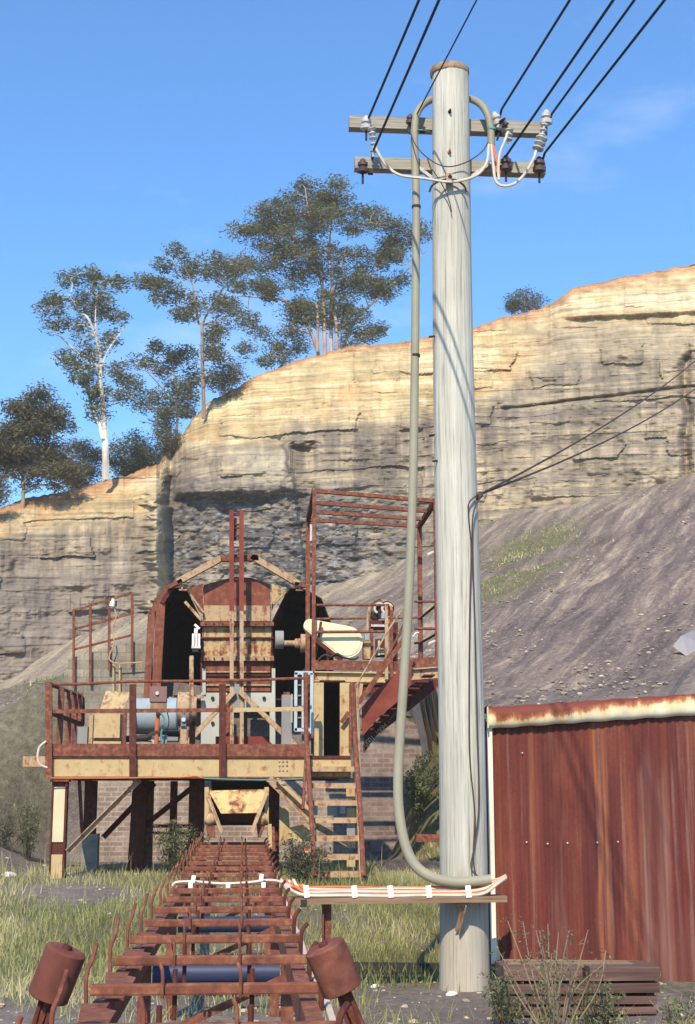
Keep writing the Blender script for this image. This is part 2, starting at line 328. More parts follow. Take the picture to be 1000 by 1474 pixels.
GX, GY = np.meshgrid(gx, gy); GZ = ground_h(GX, GY)
def grassy_at(x, y):
    n = fbm(x * .5, y * .5, 4, 21); left = (.45 + .55 * sstep(20.5, 17, y)) * sstep(-.35, -.8, x) * sstep(12.2, 13.6, y + 1.5 * (n - .5)) * sstep(21.5, 18.5, y) * sstep(-5.2 - (y - 14) * .0, -3.8, x - .5 * (n - .5) - (20 - y) * .25)
    right = sstep(.3, .7, x) * sstep(13.0, 14.4, y) * sstep(25, 22, y); mid = sstep(11.5, 13.5, y) * sstep(25, 19, y) * .8 * sstep(-3.5, -2.5, x)
    return np.clip(np.maximum(np.maximum(left, right), mid) * sstep(.38, .68, n + .08), 0, 1)
def patch_at(x, y):          # green patches on the scree
    u = 350 + x / np.maximum(y, 1) * 2088; a = np.exp(-((x - 9.5 - (y - 52) * .33) / 2.2) ** 2) * sstep(46, 54, y) * sstep(68, 60, y)
    b = np.exp(-((x + 5.5 + (45 - y) * -.08) / 1.0) ** 2) * sstep(36, 40, y) * sstep(56, 50, y) + np.exp(-((x + 4.6) / 1.6) ** 2) * sstep(26.5, 28, y) * sstep(34, 31, y)
    a = a + .9 * sstep(2.6, 2.9, x) * sstep(5.4, 4.6, x) * sstep(21.5, 22.5, y) * sstep(27.6, 26.4, y)
    return np.clip((a + b) * sstep(.3, .6, fbm(x * .6, y * .6, 4, 33)) * 1.5, 0, 1)
def pale_at(x, y):
    k = np.maximum(sstep(50, 66, y) * .95, .6 * sstep(36, 50, y)); n = fbm(x * .3, y * .12, 4, 55); return np.clip(k * sstep(9, 2, x + 6 * (n - .5)) * sstep(-16, -6, x) + .5 * sstep(60, 71, y + 8 * (n - .5)), 0, 1)
gm = MT('coal dirt and scree', .97)
st = gm.noiser(1.0, 8, .68, (2.0, .16, .16), (0, 0, R(-26))); n1 = gm.noise(.35, 5, .6); n2 = gm.noise(5.5, 6, .7); n3 = gm.noise(28, 4, .6)
c = gm.ramp(n1, [(.3, (.12, .097, .09)), (.7, (.21, .175, .155))])
far = gm.attr('far'); c = gm.mix(far, c, gm.ramp(st, [(.35, (.088, .064, .060)), (.50, (.155, .116, .105)), (.585, (.225, .172, .138)), (.68, (.38, .30, .21))]))
c = gm.mix(gm.attr('pale'), c, gm.ramp(st, [(.38, (.19, .155, .12)), (.5, (.28, .225, .165)), (.66, (.42, .34, .225))]))
c = gm.mix(gm.attr('soil'), c, (.165, .145, .075)); c = gm.mix(gm.attr('green'), c, gm.ramp(n2, [(.35, (.10, .095, .04)), (.65, (.155, .14, .066))]))
c = gm.mix(.75, c, gm.ramp(n2, [(.30, .5), (.7, 1.35)]), 'MULTIPLY'); c = gm.mix(.6, c, gm.ramp(n3, [(.3, .6), (.72, 1.4)]), 'MULTIPLY')
c = gm.mix(gm.math('MULTIPLY', far, gm.ramp(gm.noiser(1.0, 3, .7, (8, 2.6, 6), (0, 0, R(-26))), [(.56, 0.), (.68, .45)])), c, (.38, .30, .22))
c = gm.mix(gm.ramp(gm.noise(60, 2, .5), [(.70, 0.), (.76, .8)]), c, (.42, .36, .30))
gm.col(c).bump(n2, .8, .06)
fx, fy = GX.ravel(), GY.ravel()
ground = npmesh('ground', np.c_[fx, fy, GZ.ravel()], gridfaces(len(gy), len(gx)), gm.m, dict(
    far=('FLOAT', sstep(26.4, 31, fy)), soil=('FLOAT', np.maximum(grassy_at(fx, fy) * .8, sstep(2.5, 2.8, fx) * sstep(5.5, 4.8, fx) * sstep(21, 22, fy) * sstep(28, 26.5, fy))), green=('FLOAT', np.maximum(np.maximum(patch_at(fx, fy), .5 * grassy_at(fx, fy)), .55 * sstep(-2.6, -3.4, fx) * sstep(-12, -8, fx) * sstep(19, 21, fy) * sstep(33, 28, fy) * sstep(.42, .62, fbm(fx * .7, fy * .7, 4, 57)))), pale=('FLOAT', pale_at(fx, fy))), True)
tag(ground, None, None, None, 'structure')

UC = np.linspace(-460, 1460, 800); TR = np.r_[np.linspace(-.06, 1, 330)]
_top = np.interp(UC, [-460,-200,0,60,120,180,229,236,250,275,300,330,360,400,450,500,560,620,700,780,800,830,870,920,1000,1200,1460], [800,770,728,712,700,686,668,655,640,605,580,562,545,528,512,500,493,484,466,443,432,412,404,397,380,355,330])
_top = _top + 7 * (fbm(UC * .03, UC * 0, 4, 2) - .5) + 3 * (vn(UC * .25, UC * 0, 4) - .5)
_bas = np.interp(UC, [c[0] for c in _cp[:12]], [c[1] for c in _cp[:12]]) + 12
_yb = np.interp(UC, [-460,-200,0,200,226,244,420,700,850,1000,1200,1460], [61.5,63,64.3,67,67.5,71.3,71.5,71.8,71.6,70.6,68.6,66])
_yb = _yb + 1.5 * (fbm(UC * .012, UC * 0, 3, 8) - .5)
U2, T2 = np.meshgrid(UC, TR); V2 = _bas + (_top - _bas) * T2
eu = U2 + 16 * (fbm(V2 * .045, V2 * 0 + 3, 4, 15) - .5) + 5 * (vn(V2 * .3, U2 * .1, 16) - .5) + 13 * (_h(np.floor(V2 / 17 + .4 * vn(U2 * .1, V2 * .02, 3)), np.floor(V2 * 0), 19) - .5)
main = sstep(233, 243, eu)
tc_ = np.clip(T2, 0, 1)
lean = main * (5.5 * tc_ + 4.5 * tc_ ** 5) + (1 - main) * (4.5 * tc_ + 4 * tc_ ** 6)
vw = V2 + 4 * (fbm(U2 * .012, V2 * .02, 3, 41) - .5) + (U2 - 500) * .045      # bedding dips a little
s1 = fbm(U2 * .006, vw * .15, 5, 1); s2 = fbm(U2 * .022, V2 * .03, 4, 5); s3 = fbm(U2 * .07, V2 * .014, 4, 6); s4 = fbm(U2 * .12, V2 * .22, 3, 7)
led = (vw / 17 + .7 * vn(U2 * .008, vw * .03, 12)) % 1.0
brk = sstep(.45, .62, fbm(U2 * .02, vw * .09, 3, 14))
bu = U2 / 64 + .5 * (fbm(U2 * .02, V2 * .03, 3, 101) - .5); bv = vw / 27 + .35 * (fbm(U2 * .03, V2 * .03, 3, 102) - .5)
bh = _h(np.floor(bu + .5 * (np.floor(bv) % 2)), np.floor(bv), 9); blk = .55 * sstep(.62, .66, bh) * (bh - .4)
Y2 = _yb + lean + .16 * (s1 - .5) + 1.4 * (s2 - .5) + .5 * (s3 - .5) + .11 * (s4 - .5) - .07 * led ** 3 * brk - .8 * blk
ov = np.exp(-((U2 - 320) / 95) ** 2) * sstep(246, 254, U2)                              # overhanging lip over the coal seam
Y2 -= 1.6 * ov * sstep(722 - (U2 - 245) * .03, 708 - (U2 - 245) * .03, V2) * sstep(600, 690, V2)
seamy = np.interp(U2, [240, 440, 560], [700, 705, 712]); coal_w = sstep(236, 250, U2) * sstep(700, 470, U2) * sstep(seamy - 26, seamy + 22, V2 + 16 * (s2 - .5))
Y2 += .65 * (fbm(U2 * .08, V2 * .14, 4, 51) - .5) * coal_w
btt = np.exp(-((eu - 224) / 13) ** 2) * sstep(690, 715, V2); Y2 -= 1.8 * btt                # buttress
nt = sstep(420 - 6, 420, U2 - (V2 - 640) * .12) * sstep(640, 650, V2 + 12 * s4) * sstep(470, 440, U2); Y2 += .9 * nt * sstep(560, 430, U2)
cr = np.exp(-((U2 - 988 - 10 * (vn(V2 * .03, V2 * 0, 3) - .5)) / 7) ** 2) * sstep(500, 520, V2); Y2 += 1.0 * cr
crk = np.exp(-((vw - np.interp(U2, [700, 730, 980, 1100], [600, 598, 580, 575])) / 2.5) ** 2) * sstep(700, 730, U2); Y2 += .4 * crk
r3 = np.exp(-((vw - 470) / 3) ** 2) * sstep(800, 830, U2); Y2 -= .7 * r3
# rock colour by bed
def L(a, b, t): return a * (1 - t[..., None]) + np.array(b) * t[..., None]
yb_ = np.interp(U2, [-460,0,150,230,240,330,400,420,560,700,790,1000,1460], [790,765,748,738,648,636,632,606,606,575,520,505,500]) + 22 * (s2 - .5) + 14 * (s1 - .5)
c = np.zeros(U2.shape + (3,)) + np.array((.335, .268, .185))
c = L(c, (.235, .19, .145), sstep(.42, .62, s1)); c = L(c, (.42, .33, .20), sstep(.56, .7, fbm(U2 * .006, vw * .2, 4, 22)) * .8)
c = L(c, (.15, .12, .095), sstep(.50, .66, s3) * .6 * sstep(560, 600, V2))
yel = sstep(yb_ + 38, yb_ - 30, V2 + 14 * (s3 - .5))
cy = np.zeros_like(c) + np.array((.52, .39, .20)); cy = L(cy, (.63, .51, .30), sstep(.45, .68, s1)); cy = L(cy, (.40, .29, .15), sstep(.48, .62, fbm(U2 * .012, vw * .25, 4, 25)) * .7)
cy = L(cy, (.50, .30, .14), sstep(.5, .66, s2) * .6); cy = L(cy, (.335, .27, .185), sstep(700, 830, U2) * sstep(440, 480, V2) * .85)
c = c * (1 - yel[..., None]) + cy * yel[..., None]
band = sstep(yb_ - 4, yb_ + 6, V2) * sstep(yb_ + 34, yb_ + 10, V2) * sstep(.4, .55, s2); c = L(c, (.17, .135, .105), band * .45)
c = L(c, (.085, .08, .083), coal_w * sstep(.2, .55, fbm(U2 * .03, V2 * .07, 4, 61)) * .9); c = L(c, (.24, .235, .235), coal_w * sstep(.60, .70, fbm(U2 * .16, V2 * .3, 3, 64))); c = L(c, (.065, .06, .062), coal_w * sstep(.58, .68, fbm(U2 * .13, V2 * .26, 3, 65))); c = L(c, (.27, .235, .19), coal_w * sstep(.62, .72, fbm(U2 * .02, vw * .16, 4, 63)) * .7)  # the pale grey specks are glints painted onto the coal seam
lowl = sstep(790, 850, V2) * sstep(260, 200, U2); c = L(c, (.19, .155, .13), lowl * .7); c = L(c, (.40, .32, .20), btt * .7)
drip = sstep(.52, .68, fbm(U2 * .11, V2 * .006, 3, 71)) * sstep(yb_ - 10, yb_ + 20, V2) * sstep(yb_ + 130, yb_ + 40, V2); c = L(c, (.12, .10, .085), drip * .45)
st2 = np.exp(-((U2 - 585) / 70) ** 2) + np.exp(-((U2 - 712) / 22) ** 2); c = L(c, (.13, .105, .085), np.clip(st2, 0, 1) * sstep(.42, .62, fbm(U2 * .09, V2 * .008, 3, 73)) * sstep(600, 628, V2) * sstep(715, 680, V2) * .75)
c = L(c, (.62, .52, .34), sstep(785, 800, U2) * sstep(2.0, .4, np.abs(vw - 452) / 9) * sstep(.35, .5, s2 + .2 * s4) * .8)
ck2 = np.exp(-((U2 - 411 - 12 * (vn(V2 * .12, V2 * 0, 21) - .5)) / 2.6) ** 2) * sstep(630, 640, V2) * sstep(700, 688, V2); c = L(c, (.07, .055, .045), ck2 * .8)
c = L(c, (.40, .35, .25), sstep(330, 350, U2) * sstep(411, 405, U2) * sstep(640, 655, V2) * sstep(700, 690, V2) * .55)
tw = np.interp(U2, [-460, 0, 100, 232, 240, 300, 330, 780, 830, 1460], [30, 26, 26, 16, 4, 5, 10, 13, 16, 16]); dpt = V2 - _top
c = L(c, (.44, .235, .115), sstep(tw * 1.1, tw * .3, dpt + 10 * (s4 - .5) + 6 * (s3 - .5)) * .9); c = L(c, (.26, .13, .06), sstep(4, 1, dpt) * .6)
c = L(c, (.13, .10, .085), np.clip(crk * .35 * sstep(.35, .6, s2 + s4 - .5) + cr * .6 * sstep(.4, .6, fbm(U2 * .1, V2 * .05, 3, 83)), 0, 1)); c *= (.86 + .28 * s4)[..., None]
D = np.stack([U2 - 500, 737 - V2], -1)
def px2w(U, V, Y):
    fx_, rx, ux = np.array(_f), np.array(_r), np.array(_u)
    d = fx_ * FPX + rx * (U - 500)[..., None] + ux * (737 - V)[..., None]
    return np.array((0, 0, CAMZ)) + d * (Y / d[..., 1])[..., None]
W = px2w(U2, V2, Y2); rows = [W]; cols = [c]
last = W[-1].copy()
for dy, dz in ((1.5, .12), (5, .2), (14, -.3), (60, -3), (250, -20)):
    p = last.copy(); p[:, 1] += dy; p[:, 2] += dz + .25 * (vn(p[:, 0], p[:, 1], 3) - .5); rows.append(p[None])
    cols.append(np.zeros((1, len(UC), 3)) + np.array((.36, .22, .11) if dy < 3 else (.16, .13, .06)))
W = np.concatenate(rows); CC = np.concatenate(cols)
cm = MT('bedded sandstone', .95); rk = cm.attr('rock', 'Color'); f1 = cm.noise(3.2, 7, .7, sc=(.10, .10, 1.9)); f2 = cm.noise(1.4, 6, .7); f3 = cm.noise(1.6, 5, .6, sc=(1.6, 1, .12))
cc = cm.mix(.75, rk, cm.ramp(f1, [(.34, .82), (.62, 1.12)]), 'MULTIPLY'); cc = cm.mix(.6, cc, cm.ramp(f2, [(.3, .76), (.7, 1.2)]), 'MULTIPLY'); cc = cm.mix(.35, cc, cm.ramp(f3, [(.35, .72), (.65, 1.15)]), 'MULTIPLY')
f4 = cm.noise(1.0, 5, .65, sc=(.12, .12, 9)); cc = cm.mix(.85, cc, cm.ramp(f4, [(.36, .62), (.48, 1.), (.62, 1.16)]), 'MULTIPLY'); f5 = cm.noise(.9, 5, .6, sc=(1.1, .4, .10)); cc = cm.mix(.55, cc, cm.ramp(f5, [(.34, .58), (.6, 1.15)]), 'MULTIPLY')
cc = cm.mix(cm.ramp(cm.noise(2.2, 5, .6, sc=(.10, .10, 2.6)), [(.66, 0.), (.70, .38)]), cc, (.09, .065, .05))
cm.col(cc).bump(cm.math('ADD', f1, f2), .5, .035)
cliff = npmesh('hill', W.reshape(-1, 3), gridfaces(W.shape[0], W.shape[1])[:, ::-1], cm.m, dict(rock=('FLOAT_COLOR', np.c_[CC.reshape(-1, 3), np.ones(CC.size // 3)])), False)
tag(cliff, None, None, None, 'structure')

# ------------------------------------------------------------------ loose stones
def stones(name, pts, sizes, mat):
    ph = 1.618; base = np.array([(-1, ph, 0), (1, ph, 0), (-1, -ph, 0), (1, -ph, 0), (0, -1, ph), (0, 1, ph), (0, -1, -ph), (0, 1, -ph), (ph, 0, -1), (ph, 0, 1), (-ph, 0, -1), (-ph, 0, 1)]) / 1.9
    F = np.array([(0, 11, 5), (0, 5, 1), (0, 1, 7), (0, 7, 10), (0, 10, 11), (1, 5, 9), (5, 11, 4), (11, 10, 2), (10, 7, 6), (7, 1, 8), (3, 9, 4), (3, 4, 2), (3, 2, 6), (3, 6, 8), (3, 8, 9), (4, 9, 5), (2, 4, 11), (6, 2, 10), (8, 6, 7), (9, 8, 1)])
    n = len(pts); a = rng.uniform(0, 6.28, n); ca, sa = np.cos(a), np.sin(a); V = base[None] * rng.uniform(.65, 1.25, (n, 12, 1)) * np.stack([sizes * rng.uniform(.7, 1.6, n), sizes, sizes * .6], -1)[:, None]
    x = V[..., 0] * ca[:, None] - V[..., 1] * sa[:, None]; y = V[..., 0] * sa[:, None] + V[..., 1] * ca[:, None]
    V = np.stack([x, y, V[..., 2]], -1) + pts[:, None]
    return npmesh(name, V.reshape(-1, 3), (F[None] + 12 * np.arange(n)[:, None, None]).reshape(-1, 3), mat, dict(tint=('FLOAT', np.repeat(rng.uniform(0, 1, n), 12))))
sm = MT('broken sandstone', .95); sm.col(sm.mix(.5, sm.ramp(sm.attr('tint'), [(0., (.15, .12, .11)), (.5, (.29, .235, .18)), (1., (.55, .46, .34))]), sm.ramp(sm.noise(8, 4, .6), [(.3, .5), (.7, 1.3)]), 'MULTIPLY'))
n = 11000; sy_ = 27 + 44 * rng.uniform(0, 1, n) ** 1.1; sx_ = (rng.uniform(-80, 1150, n) - 350) / 2088 * sy_
k = fbm((sx_ * .90 - sy_ * .44) * .8, (sx_ * .44 + sy_ * .90) * .10, 4, 91); keep = (k > .56) | (rng.uniform(0, 1, n) < .06); keep &= ~((np.abs(sx_) < 3.6) & (sy_ < 33))
sx_, sy_ = sx_[keep], sy_[keep]
tag(stones('gravel', np.c_[sx_, sy_, ground_h(sx_, sy_) + .02], .018 + .06 * rng.uniform(0, 1, len(sx_)) ** 4, sm.m), 'pale broken stones scattered down the dark scree slope', 'gravel', None, 'stuff')
n = 2600; sy_ = rng.uniform(5, 24, n); sx_ = (rng.uniform(-60, 1060, n) - 350) / 2088 * sy_ + rng.uniform(-.5, .5, n)
tag(stones('gravel', np.c_[sx_, sy_, ground_h(sx_, sy_) + .003], .008 + .03 * rng.uniform(0, 1, n) ** 3, sm.m), 'small coal and stone chips lying on the dirt of the yard', 'gravel', None, 'stuff')
p = P(992, 932, 33); gz = float(ground_h(p.x, p.y))
mb = MB(); an = [P(968, 930, 33), P(980, 915, 33), P(1004, 905, 33.3), P(1022, 930, 33.6), P(1015, 958, 33.4), P(992, 948, 33.1)]
mb.prism(an, (.05, .06, -.02)); tag(mb.build('metal_sheet', plain('lilac grey sheet', (.40, .37, .39), .7, .08)), 'pale grey sheet sticking out of the scree at the picture edge', 'sheet')

# ------------------------------------------------------------------ plants
def leafmat(name, a, b, c):
    m = MT(name, .6, 0, .25); cl = m.ramp(m.attr('tint'), [(0., a), (.55, b), (1., c)]); m.col(cl); tr = m.t.nodes.new('ShaderNodeBsdfTranslucent'); m.lk(cl, tr.inputs[0]); mxs = m.t.nodes.new('ShaderNodeMixShader'); mxs.inputs[0].default_value = .42
    m.lk(m.b.outputs[0], mxs.inputs[1]); m.lk(tr.outputs[0], mxs.inputs[2]); m.lk(mxs.outputs[0], m.t.nodes['Material Output'].inputs[0]); return m.m
leaf = leafmat('gum leaves', (.072, .078, .036), (.15, .152, .07), (.28, .27, .135)); leaf_d = leafmat('dark gum leaves', (.075, .068, .04), (.145, .128, .072), (.24, .21, .115))
leaf_g = leafmat('bright weed leaves', (.09, .105, .045), (.17, .19, .085), (.31, .32, .18)); leaf_b = leafmat('grey green shrub leaves', (.07, .075, .045), (.13, .14, .08), (.22, .22, .14))
grass_m = leafmat('dry grass blades', (.21, .225, .085), (.42, .405, .17), (.70, .60, .36))
bark_w = wood('white gum bark', (.46, .40, .33), (.64, .57, .49), (.76, .70, .62), sc=(6, 6, 1.2), scale=.5, crack=.25); bark_b = wood('brown gum bark', (.16, .115, .09), (.27, .20, .155), (.38, .29, .23), sc=(6, 6, 1), scale=.5, crack=.4)
bark_p = wood('pinkish gum bark', (.30, .20, .155), (.46, .33, .26), (.60, .47, .38), sc=(6, 6, 1), scale=.5, crack=.35)
def leaves(C, ax, per, size, flat=.5):
    """leaf quads for many little clusters: centres C (n,3), radii ax (n,3)"""
    n = len(C); d = rng.normal(0, 1, (n, per, 3)); d /= np.linalg.norm(d, axis=2, keepdims=True); d *= rng.uniform(.25, 1, (n, per, 1)) ** .45
    p = (C[:, None] + d * ax[:, None]).reshape(-1, 3); m = len(p)
    a = rng.normal(0, 1, (m, 3)); a[:, 2] *= flat; a /= np.linalg.norm(a, axis=1, keepdims=True); b = np.cross(a, rng.normal(0, 1, (m, 3))); b /= np.linalg.norm(b, axis=1, keepdims=True)
    L_ = size * rng.uniform(.6, 1.35, (m, 1)); w = L_ * rng.uniform(.2, .36, (m, 1))
    V = np.stack([p - a * L_ * .5, p + b * w * .5, p + a * L_ * .5, p - b * w * .5], 1)
    ti = np.clip(np.repeat(rng.uniform(.15, .85, n), per) + rng.normal(0, .16, m), 0, 1)
    return V.reshape(-1, 3), np.repeat(ti, 4)
def tree(name, label, Y, stems, clumps, lm, bm, group=None, size=.23, per=36, dens=1.0, twig=1.0):
    b0 = P(*stems[0][0][:2], Y); root = thing(name, label, 'tree' if 'tree' in name or 'gum' in name else 'shrub', b0, group)
    mb = MB(); sk = []
    for st_ in stems:
        yo = [random.uniform(-.25, .25) for _ in st_]; yo[0] = 0 if len(sk) == 0 or st_[0][:2] == stems[0][0][:2] else yo[0]
        pts = [P(q[0], q[1], Y) + Vector((0, y * 2.2, 0)) for q, y in zip(st_, yo)]; rad = [S(q[2], Y) / 2 for q in st_]
        cp = curve(pts, 5); rr = np.interp(np.linspace(0, len(pts) - 1, len(cp)), range(len(pts)), rad)
        if st_ is stems[0] or st_[0][1] == stems[0][0][1]: cp[0] = cp[0] - Vector((0, 0, .4))
        mb.tube(cp, list(rr), 7, wob=.10); sk += [(p, r) for p, r in zip(cp, rr)][2:]
    Cs, As = [], []
    clumps = list(clumps) + [(u + random.uniform(-.7, .7) * ru, v + random.uniform(-.4, 1.5) * rv, ru * .55, rv * .6) for u, v, ru, rv in clumps for _ in range(2)]
    for (u, v, ru, rv) in clumps:
        yo = random.uniform(-1, 1) * S(ru, Y) * 1.3; C = P(u, v, Y + yo); a = np.array((S(ru, Y), S(ru, Y) * .9, S(rv, Y)))
        best = min(sk, key=lambda q: (q[0] - C).length + (1.2 if q[0].z > C.z else 0) + (0 if q[1] > .03 else .3))
        s0 = best[0]; d = C - s0
        if d.length > .35:
            mid = s0 + d * .5 + Vector((random.uniform(-.12, .12), random.uniform(-.12, .12), .10 * d.length)) ; bp = curve([s0, mid, C], 4)
            mb.tube(bp, list(np.linspace(min(best[1] * .65, .035 + .022 * d.length), .018, len(bp))), 5); sk += [(q, .025) for q in bp[3:]]
        k = max(4, int(dens * ru * rv / 20))
        q = rng.normal(0, 1, (k, 3)); q /= np.linalg.norm(q, axis=1, keepdims=True); q *= rng.uniform(.1, 1.3, (k, 1)) ** .6; q[:, 2] = np.abs(q[:, 2]) * 1.15 - .5
        ce = np.array(C) + q * a; Cs.append(ce); As.append(np.stack([rng.uniform(.30, .9, k), rng.uniform(.30, .9, k), rng.uniform(.2, .62, k)], -1))
        for e in ce[::2]:
            mb.tube([C - Vector((0, 0, .15)), Vector(e)], [.016, .008], 4, False)
    mb.build('trunk', bm, root)
    V, t = leaves(np.concatenate(Cs), np.concatenate(As), per, size)
    npmesh('crown', V, np.arange(len(V)).reshape(-1, 4), lm, dict(tint=('FLOAT', t)), origin=tuple(b0), parent=root)
    return root
def zz(o, s, L_): return [(o[0] + a / s, o[1] + b / s, c / s, d / s) for a, b, c, d in L_]
def zs(o, s, L_): return [(o[0] + a / s, o[1] + b / s, w) for a, b, w in L_]
g6 = (50, 370); k6 = 4.167
tree('gum_tree', 'tall white trunked gum tree with open crown on the left edge of the quarry', 73,
     [zs(g6, k6, [(425, 1290, 11), (425, 1150, 9), (415, 980, 8), (400, 760, 6.5), (390, 600, 5.5), (365, 480, 4.5), (320, 380, 3.5), (265, 330, 2.5), (215, 250, 1.8)]),
      zs(g6, k6, [(415, 1110, 6), (385, 1000, 6), (345, 900, 5), (310, 780, 4), (305, 700, 3)]),
      zs(g6, k6, [(388, 680, 4.5), (340, 610, 4), (250, 560, 3.2), (160, 480, 2.6), (110, 450, 1.6)]), zs(g6, k6, [(398, 690, 2.5), (440, 580, 2.2), (500, 490, 1.8), (540, 400, 1.2)]),
      zs(g6, k6, [(372, 500, 3), (368, 380, 2.4), (372, 220, 1.6)]), zs(g6, k6, [(180, 575, 1.2), (120, 555, 1), (70, 540, .8)]), zs(g6, k6, [(200, 615, 1.2), (140, 605, 1), (90, 600, .8)])],
     zz(g6, k6, [(215, 130, 60, 26), (310, 95, 55, 24), (370, 135, 45, 22), (505, 148, 36, 20), (120, 245, 46, 26), (105, 295, 60, 28), (275, 250, 42, 44), (390, 230, 64, 34), (420, 290, 52, 34), (350, 330, 50, 36), (490, 360, 48, 38), (240, 410, 62, 42),
      (140, 370, 55, 26), (440, 480, 38, 26), (210, 590, 42, 26), (220, 650, 62, 34), (340, 670, 60, 32), (290, 730, 42, 18), (400, 830, 50, 20), (385, 910, 36, 24), (380, 790, 30, 20), (330, 560, 30, 20)]), leaf, bark_w, 'gum trees along the quarry rim', dens=.75)
g8 = (190, 340); k8 = 4.912
tree('gum_tree', 'slender gum tree with a long bare brown trunk and spreading top above the rock shoulder', 79,
     [zs(g8, k8, [(507, 1240, 6.5), (502, 1050, 6), (497, 860, 5.5), (494, 660, 5), (465, 590, 4), (445, 450, 3), (420, 330, 2.2), (350, 185, 1.2)]), zs(g8, k8, [(494, 660, 3.5), (515, 560, 3), (600, 420, 2.2), (690, 300, 1.5)]),
      zs(g8, k8, [(350, 500, 1.4), (280, 460, 1.6), (215, 430, 1.2)][::-1] + [(470, 600, 2.5)]), zs(g8, k8, [(497, 880, 2), (545, 800, 1.8), (590, 760, 1)])],
     zz(g8, k8, [(320, 92, 55, 22), (200, 188, 64, 26), (75, 312, 40, 18), (180, 330, 62, 28), (230, 350, 80, 36), (330, 390, 50, 30), (195, 412, 42, 24), (440, 180, 72, 32), (400, 250, 80, 36), (520, 250, 72, 44), (620, 165, 80, 34), (700, 250, 76, 50), (780, 220, 64, 42),
      (440, 440, 76, 44), (440, 510, 74, 34), (335, 552, 36, 16), (620, 450, 70, 48), (680, 530, 80, 44), (600, 640, 80, 34), (560, 705, 52, 24), (590, 840, 70, 70), (540, 990, 40, 40), (575, 780, 60, 40)]), leaf, bark_b, 'gum trees along the quarry rim')
tree('gum_tree', 'bushy green gum tree half hidden behind the rock shoulder, left of the slender gum', 82,
     [zs(g8, k8, [(300, 1560, 5), (320, 1330, 4), (325, 1200, 3.2), (300, 1000, 2.5), (260, 830, 1.5)]), zs(g8, k8, [(285, 1500, 3), (240, 1320, 2.8), (120, 1210, 2.2), (0, 1160, 1.6), (-60, 1100, 1)]), zs(g8, k8, [(310, 1200, 2.4), (180, 1050, 2), (90, 960, 1.4)]), zs(g8, k8, [(180, 1340, 1.4), (100, 1320, 1.1), (45, 1298, .7)])],
     zz(g8, k8, [(182, 765, 40, 38), (85, 885, 70, 50), (20, 1045, 60, 42), (140, 1120, 60, 42), (280, 815, 72, 40), (390, 800, 50, 34), (220, 935, 70, 36), (330, 880, 80, 40), (425, 950, 52, 42), (290, 1040, 96, 42), (400, 1050, 60, 42), (300, 1140, 110, 40),
      (400, 1150, 52, 42), (280, 1230, 90, 34), (400, 1240, 50, 34), (240, 1310, 50, 40), (200, 1385, 50, 30), (290, 1440, 60, 50), (-95, 945, 60, 50), (-40, 1010, 60, 40), (-60, 1110, 50, 40), (40, 1180, 60, 30), (200, 1240, 50, 40)]), leaf, bark_b, 'gum trees along the quarry rim')
g7 = (320, 240); k7 = 3.333
tree('gum_tree', 'largest gum tree with wide layered crown on many pale stems above the rock face', 86,
     [zs(g7, k7, [(490, 900, 8), (487, 780, 6.5), (484, 600, 5.5), (450, 440, 4), (425, 330, 3), (395, 120, 1.5)]), zs(g7, k7, [(465, 900, 7), (420, 790, 5.5), (375, 720, 4.5), (300, 650, 3.6), (210, 630, 2.6), (110, 620, 1.6)]),
      zs(g7, k7, [(520, 895, 7), (522, 700, 6), (525, 500, 4.5), (515, 350, 3), (545, 120, 1.5)]), zs(g7, k7, [(550, 890, 5.5), (545, 760, 4.5), (535, 620, 3.5), (590, 400, 2)]), zs(g7, k7, [(570, 880, 4.5), (640, 730, 4), (740, 645, 3.6), (820, 560, 3), (920, 470, 2), (985, 390, 1.2)]),
      zs(g7, k7, [(525, 610, 3), (620, 555, 2.6), (740, 490, 2), (800, 400, 1.3)]), zs(g7, k7, [(480, 500, 3), (370, 480, 2.6), (265, 455, 2), (180, 400, 1.3)]), zs(g7, k7, [(455, 890, 5), (455, 740, 4), (450, 640, 3)])],
     zz(g7, k7, [(390, 75, 42, 28), (540, 80, 74, 28), (300, 140, 74, 28), (430, 130, 90, 36), (560, 150, 84, 38), (190, 205, 52, 34), (280, 230, 100, 40), (105, 300, 72, 32), (220, 290, 74, 32), (430, 215, 92, 40), (570, 215, 84, 36), (680, 215, 56, 24), (310, 330, 92, 40),
      (450, 290, 100, 40), (620, 290, 92, 36), (200, 380, 52, 32), (100, 455, 82, 34), (25, 480, 56, 40), (200, 475, 74, 34), (350, 420, 110, 40), (500, 400, 90, 40), (640, 420, 80, 32), (380, 510, 90, 40), (520, 500, 80, 40), (660, 490, 52, 40), (760, 275, 64, 30), (850, 280, 64, 32),
      (900, 330, 52, 42), (970, 300, 30, 26), (780, 420, 72, 32), (840, 430, 54, 32), (750, 560, 52, 32), (70, 560, 62, 40), (35, 650, 50, 40), (200, 570, 62, 24), (410, 670, 70, 50), (330, 790, 62, 40), (250, 860, 62, 40), (130, 720, 34, 42), (180, 790, 42, 24), (110, 870, 28, 22),
      (220, 925, 52, 20), (370, 850, 52, 32), (650, 690, 52, 40), (660, 800, 90, 40), (740, 775, 42, 32), (500, 620, 52, 32), (570, 650, 52, 32), (620, 850, 60, 26), (300, 900, 50, 24)] + [(490 + 400 * r_ * math.cos(a_), 420 + 330 * r_ * math.sin(a_) * (1 if math.sin(a_) < 0 else 1.15), 58, 44) for r_, a_ in [(random.random() ** .5 * .95, random.uniform(0, 6.28)) for _ in range(30)]]), leaf, bark_p, 'gum trees along the quarry rim', dens=1.15)
